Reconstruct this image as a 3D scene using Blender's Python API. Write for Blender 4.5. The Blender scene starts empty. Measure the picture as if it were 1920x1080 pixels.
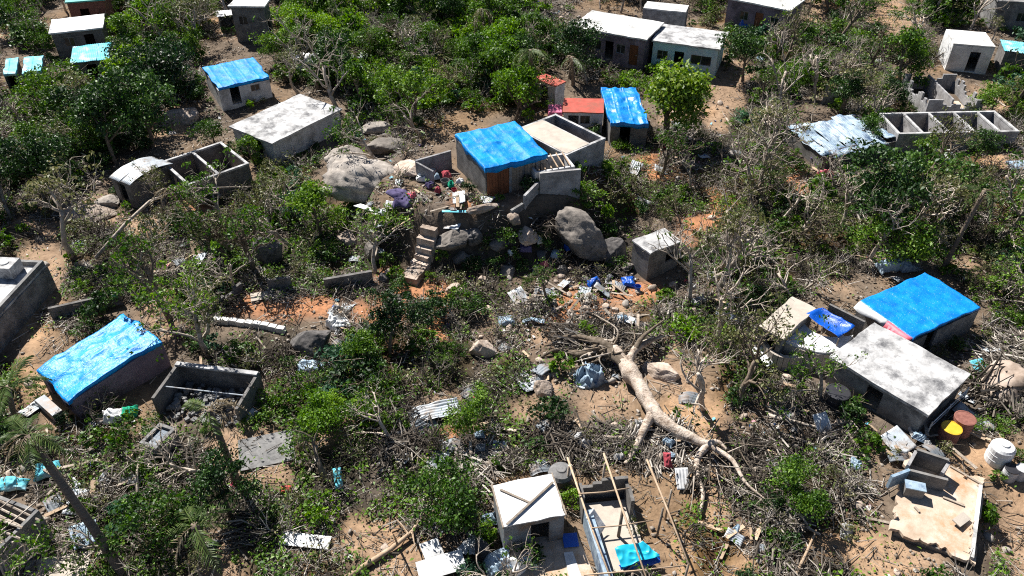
import bpy, math, random
import numpy as np
from mathutils import Vector, Matrix

# ------------------------------------------------------------------ camera, sky, sun, exposure
CAM_H = 30.0; PITCH = math.radians(38.0); HFOV = math.radians(66.0)
SUN_EL = math.radians(50.0); SUN_AZ = (-0.62, 0.785)          # sun behind the scene and to the left
scene = bpy.context.scene
cam_data = bpy.data.cameras.new("camera"); cam = bpy.data.objects.new("camera", cam_data)
scene.collection.objects.link(cam); scene.camera = cam
cam_data.sensor_fit = 'HORIZONTAL'; cam_data.angle = HFOV
cam_data.clip_start = 0.5; cam_data.clip_end = 6000
cam.location = (0, 0, CAM_H); cam.rotation_euler = (math.pi/2 - PITCH, 0, 0)
world = bpy.data.worlds.new("World"); scene.world = world; world.use_nodes = True
wn = world.node_tree.nodes; wl = world.node_tree.links
sky = wn.new("ShaderNodeTexSky"); sky.sky_type = 'NISHITA'; sky.sun_disc = False
sky.air_density = 0.7; sky.dust_density = 0.4; sky.sun_elevation = SUN_EL; sky.sun_rotation = math.atan2(SUN_AZ[0], SUN_AZ[1])
wn["Background"].inputs[1].default_value = 0.05
wl.new(sky.outputs[0], wn["Background"].inputs[0])
sun_data = bpy.data.lights.new("sun", 'SUN'); sun_data.energy = 5.0; sun_data.angle = math.radians(0.5)
sun_data.color = (1.0, 0.965, 0.91)
sun = bpy.data.objects.new("sun", sun_data); scene.collection.objects.link(sun)
SUN = Vector((SUN_AZ[0]*math.cos(SUN_EL), SUN_AZ[1]*math.cos(SUN_EL), math.sin(SUN_EL)))
sun.rotation_euler = SUN.to_track_quat('Z', 'Y').to_euler()
vs = scene.view_settings; vs.view_transform = 'Standard'; vs.look = 'None'; vs.gamma = 1.0
vs.exposure = 0.9; vs.use_curve_mapping = False
scene.cycles.use_denoising = False; scene.cycles.filter_width = 1.1; scene.cycles.max_bounces = 5; scene.cycles.diffuse_bounces = 1; scene.cycles.transparent_max_bounces = 4

COL = scene.collection
rng = np.random.default_rng(7); random.seed(7)
R = math.radians

# ------------------------------------------------------------------ noise, layout helpers
def _hash(ix, iy, iz):
    n = (ix*374761393 + iy*668265263 + iz*2147483647) & 0xffffffff
    n = ((n ^ (n >> 13))*1274126177) & 0xffffffff
    return ((n ^ (n >> 16)) & 0xffff)/65535.0
def vnoise(p):
    p = np.asarray(p, float); i = np.floor(p).astype(np.int64); f = p - i; f = f*f*(3 - 2*f); r = 0
    for dx in (0, 1):
        for dy in (0, 1):
            for dz in (0, 1):
                w = (f[..., 0] if dx else 1 - f[..., 0])*(f[..., 1] if dy else 1 - f[..., 1])*(f[..., 2] if dz else 1 - f[..., 2])
                r = r + w*_hash(i[..., 0]+dx, i[..., 1]+dy, i[..., 2]+dz)
    return r*2 - 1
def fbm(p, o=4):
    p = np.asarray(p, float); a = 1; s = 0
    for k in range(o): s = s + a*vnoise(p*2**k + 17.3*k); a *= .5
    return s
def xyz(x, y, z=0.0): return np.stack(np.broadcast_arrays(x, y, z), -1).astype(float)

FPX = 960/math.tan(HFOV/2); CP, SP = math.cos(PITCH), math.sin(PITCH)
def W(px, py, z):
    u = (px-960)/FPX; v = (540-py)/FPX; dy = CP + v*SP; dz = -SP + v*CP
    t = (CAM_H - z)/-dz
    return Vector((u*t, dy*t, z))
def proj(x, y, z):
    q = z - CAM_H; d = y*CP - q*SP; up = y*SP + q*CP
    return 960 + FPX*x/d, 540 - FPX*up/d, d
def smooth(a, b, x):
    t = np.clip((x-a)/(b-a), 0, 1); return t*t*(3-2*t)
MC = W(905, 318, 3.2); MOUND = 3.2
DIP = W(1905, 985, 0)
def terr(x, y):
    x = np.asarray(x, float); y = np.asarray(y, float)
    e = np.sqrt(((x-MC.x)/11.5)**2 + ((y-MC.y)/8.2)**2) + .10*vnoise(xyz(x*.35, y*.35, 3.))
    z = MOUND*(1 - smooth(.56, .98, e))
    z = z + .22*vnoise(xyz(x*.16, y*.16, 1.)) + .07*vnoise(xyz(x*.7, y*.7, 5.)) + .03*vnoise(xyz(x*1.9, y*1.9, 9.))
    z = z + .035*np.clip(y-62, 0, 200) - 1.1*np.exp(-((x-DIP.x)**2/3.0 + (y-DIP.y)**2/6.0))
    return z
def T(x, y): return float(terr(x, y))
def Rf(px, py, H):
    zs = np.linspace(9 + H, -2.5 + H, 700); u = (px-960)/FPX; v = (540-py)/FPX; t = (CAM_H - zs)/(SP - v*CP)
    below = zs <= terr(u*t, (CP + v*SP)*t) + H; k = int(np.argmax(below)) if below.any() else 699
    z = zs[k]
    if k:
        a = zs[k-1] - float(terr(u*t[k-1], (CP + v*SP)*t[k-1])) - H; b = zs[k] - float(terr(u*t[k], (CP + v*SP)*t[k])) - H; z = zs[k-1] + (zs[k]-zs[k-1])*a/max(1e-9, a-b)
    return W(px, py, z)
def G(px, py): return Rf(px, py, 0.0)

# ------------------------------------------------------------------ mesh helpers
class MB:
    def __init__(s): s.v = []; s.f = []; s.n = 0
    def add(s, V, F):
        V = np.asarray(V, float); s.v.append(V); s.f += [tuple(i + s.n for i in f) for f in F]; s.n += len(V); return s
    def box(s, c, d, rz=0, taper=1.0):
        x, y, z = d[0]/2, d[1]/2, d[2]/2; V = []
        for k, zz in ((1, -z), (taper, z)):
            V += [(-x*k, -y*k, zz), (x*k, -y*k, zz), (x*k, y*k, zz), (-x*k, y*k, zz)]
        V = np.array(V); cs, sn = math.cos(rz), math.sin(rz)
        V = np.stack([V[:, 0]*cs - V[:, 1]*sn, V[:, 0]*sn + V[:, 1]*cs, V[:, 2]], 1) + np.array(c)
        return s.add(V, [(3, 2, 1, 0), (4, 5, 6, 7), (0, 1, 5, 4), (1, 2, 6, 5), (2, 3, 7, 6), (3, 0, 4, 7)])
    def tube(s, pts, rad, n=6, cap=True, rough=0, seed=0):
        pts = [Vector(p) for p in pts]; m = len(pts)
        rad = [rad]*m if np.isscalar(rad) else rad
        V = []; ref = Vector((0.3, 0.2, 1)).normalized()
        for i, p in enumerate(pts):
            t = (pts[min(i+1, m-1)] - pts[max(i-1, 0)])
            t = t.normalized() if t.length > 1e-6 else Vector((0, 0, 1))
            a = t.cross(ref)
            if a.length < .1: a = t.cross(Vector((1, 0, 0)))
            a.normalize(); b = t.cross(a)
            for k in range(n):
                th = 2*math.pi*k/n
                V.append(p + (a*math.cos(th) + b*math.sin(th))*rad[i])
        V = np.array(V)
        if rough:
            c = np.repeat(np.array(pts), n, 0); d = V - c
            V = c + d*(1 + rough*(.6*fbm(V*1.1 + seed, 3) + .4*fbm(V*4.3 + seed, 2))[:, None])
        F = [(i*n+k, i*n+(k+1) % n, (i+1)*n+(k+1) % n, (i+1)*n+k) for i in range(m-1) for k in range(n)]
        if cap: F += [tuple(reversed(range(n))), tuple((m-1)*n + k for k in range(n))]
        return s.add(V, F)
    def grid(s, P, th=0.0):                       # P: (a,b,3) sheet, th: thickness below
        a, b, _ = P.shape; V = P.reshape(-1, 3); I = lambda i, j, o=0: o + i*b + j
        F = [(I(i, j), I(i+1, j), I(i+1, j+1), I(i, j+1)) for i in range(a-1) for j in range(b-1)]
        if th:
            N = a*b; du = np.gradient(P, axis=0); dv = np.gradient(P, axis=1)
            nn = np.cross(du, dv); nn /= np.linalg.norm(nn, axis=2, keepdims=True) + 1e-9
            V = np.concatenate([V, (P - nn*th).reshape(-1, 3)])
            F += [(I(i, j+1, N), I(i+1, j+1, N), I(i+1, j, N), I(i, j, N)) for i in range(a-1) for j in range(b-1)]
            for i in range(a-1):
                F += [(I(i, 0), I(i, 0, N), I(i+1, 0, N), I(i+1, 0)), (I(i+1, b-1), I(i+1, b-1, N), I(i, b-1, N), I(i, b-1))]
            for j in range(b-1):
                F += [(I(0, j+1), I(0, j+1, N), I(0, j, N), I(0, j)), (I(a-1, j), I(a-1, j, N), I(a-1, j+1, N), I(a-1, j+1))]
        return s.add(V, F)
    def lathe(s, prof, n=20, c=(0, 0, 0)):
        V = [(c[0] + r*math.cos(2*math.pi*k/n), c[1] + r*math.sin(2*math.pi*k/n), c[2] + z) for r, z in prof for k in range(n)]
        m = len(prof)
        F = [(i*n+k, i*n+(k+1) % n, (i+1)*n+(k+1) % n, (i+1)*n+k) for i in range(m-1) for k in range(n)]
        F += [tuple(reversed(range(n))), tuple((m-1)*n+k for k in range(n))]
        return s.add(V, F)
    def mesh(s, name, mat, smooth=False):
        me = bpy.data.meshes.new(name); V = np.concatenate(s.v) if s.v else np.zeros((0, 3))
        me.from_pydata(V.tolist(), [], s.f)
        if smooth: me.polygons.foreach_set("use_smooth", [True]*len(me.polygons))
        if mat: me.materials.append(mat)
        me.update(); return me
    def build(s, name, mat, parent=None, smooth=False, loc=None, rz=0):
        return link(name, s.mesh(name, mat, smooth), parent, loc, rz)
def link(name, data, parent=None, loc=None, rz=0, rot=None, scale=None):
    o = bpy.data.objects.new(name, data); COL.objects.link(o); o.parent = parent
    if loc is not None: o.location = loc
    o.rotation_euler = rot if rot is not None else (0, 0, rz)
    if scale is not None: o.scale = scale
    return o
def tag(o, label, cat=None, group=None, kind=None):
    if label: o['label'] = label
    if cat: o['category'] = cat; o['kind'] = 'thing'
    if group: o['group'] = group
    if kind: o['kind'] = kind
    return o
def empty(name, loc, label, cat, group=None, rz=0, scale=None, rot=None):
    o = link(name, None, None, loc, rz, rot, scale); o.empty_display_size = .2
    return tag(o, label, cat, group)
def fast_mesh(name, V, Q, mat, smooth=False):       # V (N,3), Q (M,4) or (M,3)
    me = bpy.data.meshes.new(name); k = Q.shape[1]
    me.vertices.add(len(V)); me.vertices.foreach_set("co", V.astype(np.float32).ravel())
    me.loops.add(Q.size); me.loops.foreach_set("vertex_index", Q.astype(np.int32).ravel())
    me.polygons.add(len(Q)); me.polygons.foreach_set("loop_start", np.arange(0, Q.size, k, dtype=np.int32))
    me.polygons.foreach_set("loop_total", np.full(len(Q), k, np.int32))
    if smooth: me.polygons.foreach_set("use_smooth", np.ones(len(Q), bool))
    me.update(calc_edges=True); me.validate()
    if mat: me.materials.append(mat)
    return me

# ------------------------------------------------------------------ materials
def mat_new(name):
    m = bpy.data.materials.new(name); m.use_nodes = True
    return m, m.node_tree.nodes, m.node_tree.links, m.node_tree.nodes["Principled BSDF"]
def ramp(n, stops, interp='LINEAR'):
    r = n.new("ShaderNodeValToRGB"); r.color_ramp.interpolation = interp; e = r.color_ramp.elements
    while len(e) < len(stops): e.new(.5)
    for el, (p, c) in zip(e, stops): el.position = p; el.color = (*c, 1) if len(c) == 3 else c
    return r
def M_surf(name, cols, scale=1.5, rough=.85, bump=.25, bscale=14, spec=.3, stain=None, sscale=.7, metal=0, streak=None, rand=0.0):
    m, n, l, b = mat_new(name)
    tc = n.new("ShaderNodeTexCoord"); src = tc.outputs["Object"]
    if streak:
        mp = n.new("ShaderNodeMapping"); mp.inputs["Scale"].default_value = streak; l.new(src, mp.inputs[0]); src = mp.outputs[0]
    nz = n.new("ShaderNodeTexNoise"); nz.inputs["Scale"].default_value = scale; nz.inputs["Detail"].default_value = 7; nz.inputs["Roughness"].default_value = .62
    l.new(src, nz.inputs["Vector"])
    st = [(.3 + .4*i/max(1, len(cols)-1), c) for i, c in enumerate(cols)]
    r = ramp(n, st); l.new(nz.outputs[0], r.inputs[0]); out = r.outputs[0]
    if stain:
        n2 = n.new("ShaderNodeTexNoise"); n2.inputs["Scale"].default_value = sscale; n2.inputs["Detail"].default_value = 9; n2.inputs["Roughness"].default_value = .72
        l.new(tc.outputs["Object"], n2.inputs["Vector"])
        r2 = ramp(n, [(.47, (0, 0, 0)), (.64, (1, 1, 1))]); l.new(n2.outputs[0], r2.inputs[0])
        mx = n.new("ShaderNodeMix"); mx.data_type = 'RGBA'; l.new(r2.outputs[0], mx.inputs[0]); l.new(out, mx.inputs[6]); mx.inputs[7].default_value = (*stain, 1); out = mx.outputs[2]
    if rand:
        oi = n.new("ShaderNodeObjectInfo"); hs = n.new("ShaderNodeHueSaturation")
        mr = n.new("ShaderNodeMapRange"); mr.inputs[3].default_value = 1-rand; mr.inputs[4].default_value = 1+rand
        l.new(oi.outputs["Random"], mr.inputs[0]); l.new(mr.outputs[0], hs.inputs["Value"]); l.new(out, hs.inputs["Color"]); out = hs.outputs[0]
    l.new(out, b.inputs["Base Color"])
    b.inputs["Roughness"].default_value = rough; b.inputs["Specular IOR Level"].default_value = spec; b.inputs["Metallic"].default_value = metal
    if bump:
        n3 = n.new("ShaderNodeTexNoise"); n3.inputs["Scale"].default_value = bscale; n3.inputs["Detail"].default_value = 6
        l.new(tc.outputs["Object"], n3.inputs["Vector"])
        bp = n.new("ShaderNodeBump"); bp.inputs["Strength"].default_value = bump; bp.inputs["Distance"].default_value = .05
        l.new(n3.outputs[0], bp.inputs["Height"]); l.new(bp.outputs[0], b.inputs["Normal"])
    return m
def M_leaf(name, cols, transl=.35, spec=.35):
    m, n, l, b = mat_new(name)
    g = n.new("ShaderNodeNewGeometry"); oi = n.new("ShaderNodeObjectInfo")
    nz = n.new("ShaderNodeTexNoise"); nz.inputs["Scale"].default_value = .9; nz.inputs["Detail"].default_value = 3; l.new(g.outputs["Position"], nz.inputs["Vector"])
    a = n.new("ShaderNodeMath"); a.operation = 'MULTIPLY'; a.inputs[1].default_value = .42; l.new(g.outputs["Random Per Island"], a.inputs[0])
    c = n.new("ShaderNodeMath"); c.operation = 'MULTIPLY_ADD'; c.inputs[1].default_value = .28; l.new(oi.outputs["Random"], c.inputs[0]); l.new(a.outputs[0], c.inputs[2])
    d = n.new("ShaderNodeMath"); d.operation = 'MULTIPLY_ADD'; d.inputs[1].default_value = .36; l.new(nz.outputs[0], d.inputs[0]); l.new(c.outputs[0], d.inputs[2])
    r = ramp(n, [(.18 + .64*i/(len(cols)-1), q) for i, q in enumerate(cols)]); l.new(d.outputs[0], r.inputs[0])
    l.new(r.outputs[0], b.inputs["Base Color"]); b.inputs["Roughness"].default_value = .5; b.inputs["Specular IOR Level"].default_value = spec
    t = n.new("ShaderNodeBsdfTranslucent"); l.new(r.outputs[0], t.inputs[0])
    hs = n.new("ShaderNodeHueSaturation"); hs.inputs["Value"].default_value = 1.5; hs.inputs["Saturation"].default_value = 1.1; l.new(r.outputs[0], hs.inputs["Color"]); l.new(hs.outputs[0], t.inputs[0])
    mx = n.new("ShaderNodeMixShader"); mx.inputs[0].default_value = transl
    l.new(b.outputs[0], mx.inputs[1]); l.new(t.outputs[0], mx.inputs[2]); l.new(mx.outputs[0], n["Material Output"].inputs[0])
    return m
def M_block(name, c1, c2, mortar, stain=None):
    m, n, l, b = mat_new(name)
    uv = n.new("ShaderNodeUVMap"); br = n.new("ShaderNodeTexBrick"); l.new(uv.outputs[0], br.inputs["Vector"])
    br.inputs["Scale"].default_value = 1; br.inputs["Brick Width"].default_value = .4; br.inputs["Row Height"].default_value = .2
    br.inputs["Mortar Size"].default_value = .012; br.inputs["Color1"].default_value = (*c1, 1); br.inputs["Color2"].default_value = (*c2, 1); br.inputs["Mortar"].default_value = (*mortar, 1)
    tc = n.new("ShaderNodeTexCoord"); nz = n.new("ShaderNodeTexNoise"); nz.inputs["Scale"].default_value = 1.3; nz.inputs["Detail"].default_value = 8; nz.inputs["Roughness"].default_value = .7
    l.new(tc.outputs["Object"], nz.inputs["Vector"])
    r = ramp(n, [(.35, (.55, .53, .5)), (.62, (1.1, 1.08, 1.05))]); l.new(nz.outputs[0], r.inputs[0])
    mx = n.new("ShaderNodeMix"); mx.data_type = 'RGBA'; mx.blend_type = 'MULTIPLY'; mx.inputs[0].default_value = 1
    l.new(br.outputs[0], mx.inputs[6]); l.new(r.outputs[0], mx.inputs[7]); l.new(mx.outputs[2], b.inputs["Base Color"])
    b.inputs["Roughness"].default_value = .9; b.inputs["Specular IOR Level"].default_value = .2
    bp = n.new("ShaderNodeBump"); bp.inputs["Strength"].default_value = .5; bp.inputs["Distance"].default_value = .01; bp.invert = True
    l.new(br.outputs["Fac"], bp.inputs["Height"]); l.new(bp.outputs[0], b.inputs["Normal"])
    return m
def M_tarp(name, cols, rough=.38, spec=.5):
    m, n, l, b = mat_new(name)
    tc = n.new("ShaderNodeTexCoord"); nz = n.new("ShaderNodeTexNoise"); nz.inputs["Scale"].default_value = 1.1; nz.inputs["Detail"].default_value = 8; nz.inputs["Roughness"].default_value = .65
    l.new(tc.outputs["Object"], nz.inputs["Vector"])
    r = ramp(n, [(.32 + .4*i/max(1, len(cols)-1), c) for i, c in enumerate(cols)]); l.new(nz.outputs[0], r.inputs[0])
    n4 = n.new("ShaderNodeTexNoise"); n4.inputs["Scale"].default_value = 13; n4.inputs["Detail"].default_value = 5; l.new(tc.outputs["Object"], n4.inputs["Vector"])
    r4 = ramp(n, [(.64, (0, 0, 0)), (.72, (.55, .55, .55))]); l.new(n4.outputs[0], r4.inputs[0])
    mx = n.new("ShaderNodeMix"); mx.data_type = 'RGBA'; l.new(r4.outputs[0], mx.inputs[0]); l.new(r.outputs[0], mx.inputs[6]); mx.inputs[7].default_value = (.35, .58, .78, 1)
    l.new(mx.outputs[2], b.inputs["Base Color"]); b.inputs["Roughness"].default_value = rough; b.inputs["Specular IOR Level"].default_value = spec
    n3 = n.new("ShaderNodeTexNoise"); n3.inputs["Scale"].default_value = 6; n3.inputs["Detail"].default_value = 5; n3.inputs["Distortion"].default_value = 1.2; l.new(tc.outputs["Object"], n3.inputs["Vector"])
    bp = n.new("ShaderNodeBump"); bp.inputs["Strength"].default_value = .55; bp.inputs["Distance"].default_value = .05; l.new(n3.outputs[0], bp.inputs["Height"]); l.new(bp.outputs[0], b.inputs["Normal"])
    return m

MT = {}
MT['roofwhite'] = M_surf('weathered_white_roof', [(.42, .41, .39), (.68, .67, .65), (.80, .79, .77)], 1.1, .8, .2, 20, .3, (.24, .24, .23), .45)
MT['roofgrey'] = M_surf('mottled_concrete_roof', [(.27, .268, .265), (.45, .445, .44), (.64, .635, .625)], 1.3, .85, .25, 18, .3, (.11, .11, .115), .9)
MT['roofpale'] = M_surf('pale_sheet_roof', [(.6, .6, .6), (.78, .78, .78)], .5, .6, .1, 10, .4, (.4, .4, .42), .4)
MT['beige'] = M_surf('beige_concrete', [(.42, .37, .31), (.52, .46, .39)], 1.2, .9, .15, 20, .2, (.33, .29, .25), .5)
MT['floor'] = M_surf('bare_floor_slab', [(.36, .27, .19), (.52, .42, .33), (.58, .52, .46)], .8, .9, .2, 18, .2, (.4, .25, .14), .6)
MT['concrete'] = M_surf('grey_concrete', [(.12, .12, .12), (.22, .215, .21), (.3, .295, .285)], 1.4, .9, .25, 18, .2, (.1, .1, .1), .9)
MT['white'] = M_surf('white_paint', [(.6, .6, .6), (.8, .8, .79)], 1.5, .6, .1, 12, .35, (.42, .42, .42), .8)
MT['block'] = M_block('concrete_block', (.19, .185, .18), (.15, .145, .145), (.23, .225, .22))
MT['blockpale'] = M_block('pale_block', (.36, .36, .37), (.29, .29, .31), (.4, .4, .4))
MT['purple'] = M_surf('purple_grey_render', [(.16, .12, .15), (.25, .2, .24)], 1.2, .9, .2, 15, .2, (.1, .08, .09), .8)
MT['bluewall'] = M_surf('light_blue_render', [(.33, .52, .58), (.45, .64, .70)], .9, .85, .15, 15, .2, (.5, .56, .58), .5)
MT['plaster'] = M_surf('off_white_plaster', [(.45, .45, .46), (.62, .62, .62)], 1.2, .9, .15, 15, .2, (.28, .27, .26), .8)
MT['pinkwall'] = M_surf('pink_render', [(.55, .12, .22), (.65, .2, .3)], 1.2, .9, .15, 15)
MT['redroof'] = M_surf('red_roof_paint', [(.36, .06, .04), (.50, .10, .07)], 1.8, .7, .2, 15, .3, (.28, .09, .06), 1.2)
MT['tin'] = M_surf('galvanised_tin', [(.34, .38, .42), (.55, .6, .64)], 1.6, .5, .15, 10, .5, (.28, .22, .17), 1.1, rand=.2)
MT['tindark'] = M_surf('dull_dark_tin', [(.12, .14, .16), (.26, .29, .32)], 1.6, .55, .15, 10, .4, (.2, .14, .1), 1.1, rand=.25)
MT['tinblue'] = M_surf('blue_grey_tin', [(.16, .26, .36), (.45, .53, .58)], 1.6, .5, .15, 10, .5, (.05, .10, .19), 1.1)
MT['turq'] = M_surf('turquoise_sheet', [(.05, .40, .52), (.14, .5, .6), (.6, .68, .7)], 1.0, .6, .1, 10, .2)
MT['teal'] = M_surf('teal_sheet', [(.03, .30, .27), (.06, .4, .35)], 1.0, .5, .1, 10, .4)
MT['tarpmatte'] = M_tarp('faded_cyan_tarp', [(.0, .17, .54), (.0, .27, .70), (.005, .34, .76)], .42, .32)
MT['tarp'] = M_tarp('blue_tarp', [(.0, .13, .46), (.0, .22, .64), (.01, .29, .74)])
MT['tarpcyan'] = M_tarp('cyan_blue_tarp', [(.0, .15, .50), (.0, .24, .66), (.005, .32, .74)], .5, .22)
MT['tarpdeep'] = M_tarp('deep_blue_tarp', [(.0, .06, .38), (.0, .10, .52)], .4)
MT['tarpwhite'] = M_surf('white_plastic', [(.66, .66, .66), (.82, .82, .82)], 1.1, .5, .2, 5, .4)
MT['tarpred'] = M_surf('faded_red_plastic', [(.6, .08, .12), (.7, .2, .24)], 1.1, .5, .2, 5, .4)
MT['cyan'] = M_surf('cyan_plastic_cloth', [(.01, .42, .62), (.02, .5, .68)], 1.1, .4, .15, 5, .5)
MT['wood'] = M_surf('old_grey_wood', [(.16, .12, .09), (.3, .25, .2), (.4, .34, .28)], 3, .85, .3, 25, .2, streak=(1, 1, 6), rand=.3)
MT['woodpale'] = M_surf('raw_pole_wood', [(.32, .22, .14), (.5, .38, .27)], 4, .8, .2, 25, .25, rand=.2)
MT['woodbrown'] = M_surf('brown_door_wood', [(.10, .035, .015), (.22, .08, .035)], 4, .7, .2, 25, .3, streak=(5, 5, .6), rand=.3)
MT['rust'] = M_surf('rust_brown', [(.16, .06, .045), (.30, .13, .10)], 5, .8, .2, 25, .3)
MT['yellow'] = M_surf('yellow_paint', [(.55, .33, .02), (.7, .45, .04)], 4, .5, .1, 25, .4)
MT['bark'] = M_surf('grey_brown_bark', [(.09, .07, .05), (.17, .135, .10), (.26, .21, .165)], 5, .9, .5, 30, .15, rand=.35)
MT['barkdead'] = M_surf('bleached_dead_wood', [(.22, .17, .13), (.40, .34, .28), (.56, .50, .43)], 5, .9, .4, 30, .15, rand=.3)
MT['logbark'] = M_surf('pale_stripped_bark', [(.32, .25, .19), (.54, .45, .37), (.66, .58, .5)], 4.5, .85, .8, 16, .2, (.17, .12, .085), 2.2)
MT['barkpalm'] = M_surf('palm_bark', [(.12, .09, .07), (.24, .19, .15)], 3, .9, .5, 20, .15, streak=(1, 1, 7))
MT['rock'] = M_surf('granite', [(.10, .088, .078), (.22, .195, .172), (.32, .285, .25)], 1.5, .9, .5, 9, .2, (.07, .065, .06), .8)
MT['rockpale'] = M_surf('pale_granite', [(.22, .19, .165), (.36, .32, .28), (.47, .425, .38)], 1.4, .9, .5, 8, .2, (.2, .18, .165), .9)
MT['rockdark'] = M_surf('dark_granite', [(.06, .058, .055), (.14, .13, .125), (.22, .20, .19)], 1.1, .9, .5, 9, .2, (.04, .038, .035), .8)
MT['rocktan'] = M_surf('tan_fieldstone', [(.22, .165, .125), (.4, .32, .26), (.5, .43, .37)], 2.2, .9, .4, 10, .2, rand=.3)
MT['water'] = M_surf('tank_water', [(.015, .04, .07), (.03, .07, .12)], 1, .12, .05, 3, .5)
MT['dark'] = M_surf('dark_interior', [(.02, .02, .022), (.04, .04, .04)], 1, .8, 0)
MT['blackplastic'] = M_surf('black_plastic', [(.02, .02, .025), (.04, .04, .045)], 2, .45, .05, 10, .45)
MT['purplecloth'] = M_surf('purple_cloth', [(.07, .055, .13), (.12, .10, .2)], 1.5, .9, .2, 9)
MT['greencloth'] = M_surf('green_cloth', [(.0, .22, .12), (.01, .32, .19)], 1.5, .9, .2, 9)
MT['redcloth'] = M_surf('red_cloth', [(.30, .03, .045), (.42, .09, .11)], 1.5, .9, .2, 9)
MT['glass'] = M_surf('dark_glass', [(.012, .014, .018), (.02, .024, .03)], 1, .15, 0, 5, .5)
MT['leafmid'] = M_leaf('mid_green_leaf', [(.007, .024, .003), (.028, .078, .007), (.080, .17, .013), (.19, .30, .035)], .25)
MT['leafbright'] = M_leaf('bright_green_leaf', [(.02, .055, .004), (.065, .15, .008), (.14, .27, .015), (.27, .41, .04)], .3)
MT['leaflime'] = M_leaf('yellow_green_leaf', [(.02, .05, .005), (.06, .12, .010), (.12, .21, .018), (.26, .33, .05)], .3)
MT['leafdark'] = M_leaf('dark_green_leaf', [(.003, .011, .003), (.011, .036, .007), (.032, .085, .013), (.10, .19, .03)], .16)
MT['leafolive'] = M_leaf('dusty_olive_leaf', [(.03, .038, .012), (.075, .095, .026), (.15, .16, .055), (.28, .25, .12)], .2)
MT['leafblue'] = M_leaf('blue_green_leaf', [(.012, .045, .022), (.03, .09, .045), (.07, .15, .07)], .3)
MT['frond'] = M_leaf('palm_frond', [(.03, .06, .012), (.07, .12, .025), (.14, .17, .05)], .25)
MT['fronddry'] = M_leaf('dry_palm_frond', [(.12, .085, .045), (.22, .17, .10), (.3, .25, .17)], .2)
MT['drygrass'] = M_leaf('dry_straw', [(.08, .06, .035), (.16, .125, .075), (.3, .25, .16)], .1)
MT['twig'] = M_leaf('grey_twig', [(.028, .022, .018), (.065, .054, .044), (.17, .145, .12), (.58, .53, .47)], 0.0, .1)
MT['rubble'] = M_leaf('rubble_bits', [(.10, .08, .06), (.22, .175, .135), (.28, .24, .2), (.42, .38, .34)], 0.0, .1)
m, n, l, b = mat_new('scattered_litter')
g = n.new("ShaderNodeNewGeometry")
r = ramp(n, [(0, (.62, .62, .6)), (.34, (.3, .3, .32)), (.46, (.03, .11, .34)), (.56, (.10, .36, .48)), (.64, (.42, .05, .09)), (.70, (.5, .22, .28)), (.76, (.05, .05, .06)), (.86, (.45, .42, .36)), (.94, (.13, .09, .24))], 'CONSTANT')
l.new(g.outputs["Random Per Island"], r.inputs[0]); l.new(r.outputs[0], b.inputs["Base Color"]); b.inputs["Roughness"].default_value = .6
MT['litter'] = m

# ground: base colours per vertex (dirt, clay, humus, painted-in shade), fine grain by noise
m, n, l, b = mat_new('dirt_ground')
at = n.new("ShaderNodeVertexColor"); at.layer_name = "soil_shade"
tc = n.new("ShaderNodeTexCoord")
n1 = n.new("ShaderNodeTexNoise"); n1.inputs["Scale"].default_value = 2.2; n1.inputs["Detail"].default_value = 10; n1.inputs["Roughness"].default_value = .7; l.new(tc.outputs["Object"], n1.inputs["Vector"])
r1 = ramp(n, [(.3, (.55, .52, .5)), (.5, (1, 1, 1)), (.7, (1.3, 1.3, 1.3))]); l.new(n1.outputs[0], r1.inputs[0])
mx = n.new("ShaderNodeMix"); mx.data_type = 'RGBA'; mx.blend_type = 'MULTIPLY'; mx.inputs[0].default_value = 1
l.new(at.outputs[0], mx.inputs[6]); l.new(r1.outputs[0], mx.inputs[7]); l.new(mx.outputs[2], b.inputs["Base Color"]); b.inputs["Roughness"].default_value = .95; b.inputs["Specular IOR Level"].default_value = .1
n2 = n.new("ShaderNodeTexNoise"); n2.inputs["Scale"].default_value = 7; n2.inputs["Detail"].default_value = 8; l.new(tc.outputs["Object"], n2.inputs["Vector"])
bp = n.new("ShaderNodeBump"); bp.inputs["Strength"].default_value = .6; bp.inputs["Distance"].default_value = .08; l.new(n2.outputs[0], bp.inputs["Height"]); l.new(bp.outputs[0], b.inputs["Normal"])
MT['ground'] = m

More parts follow.
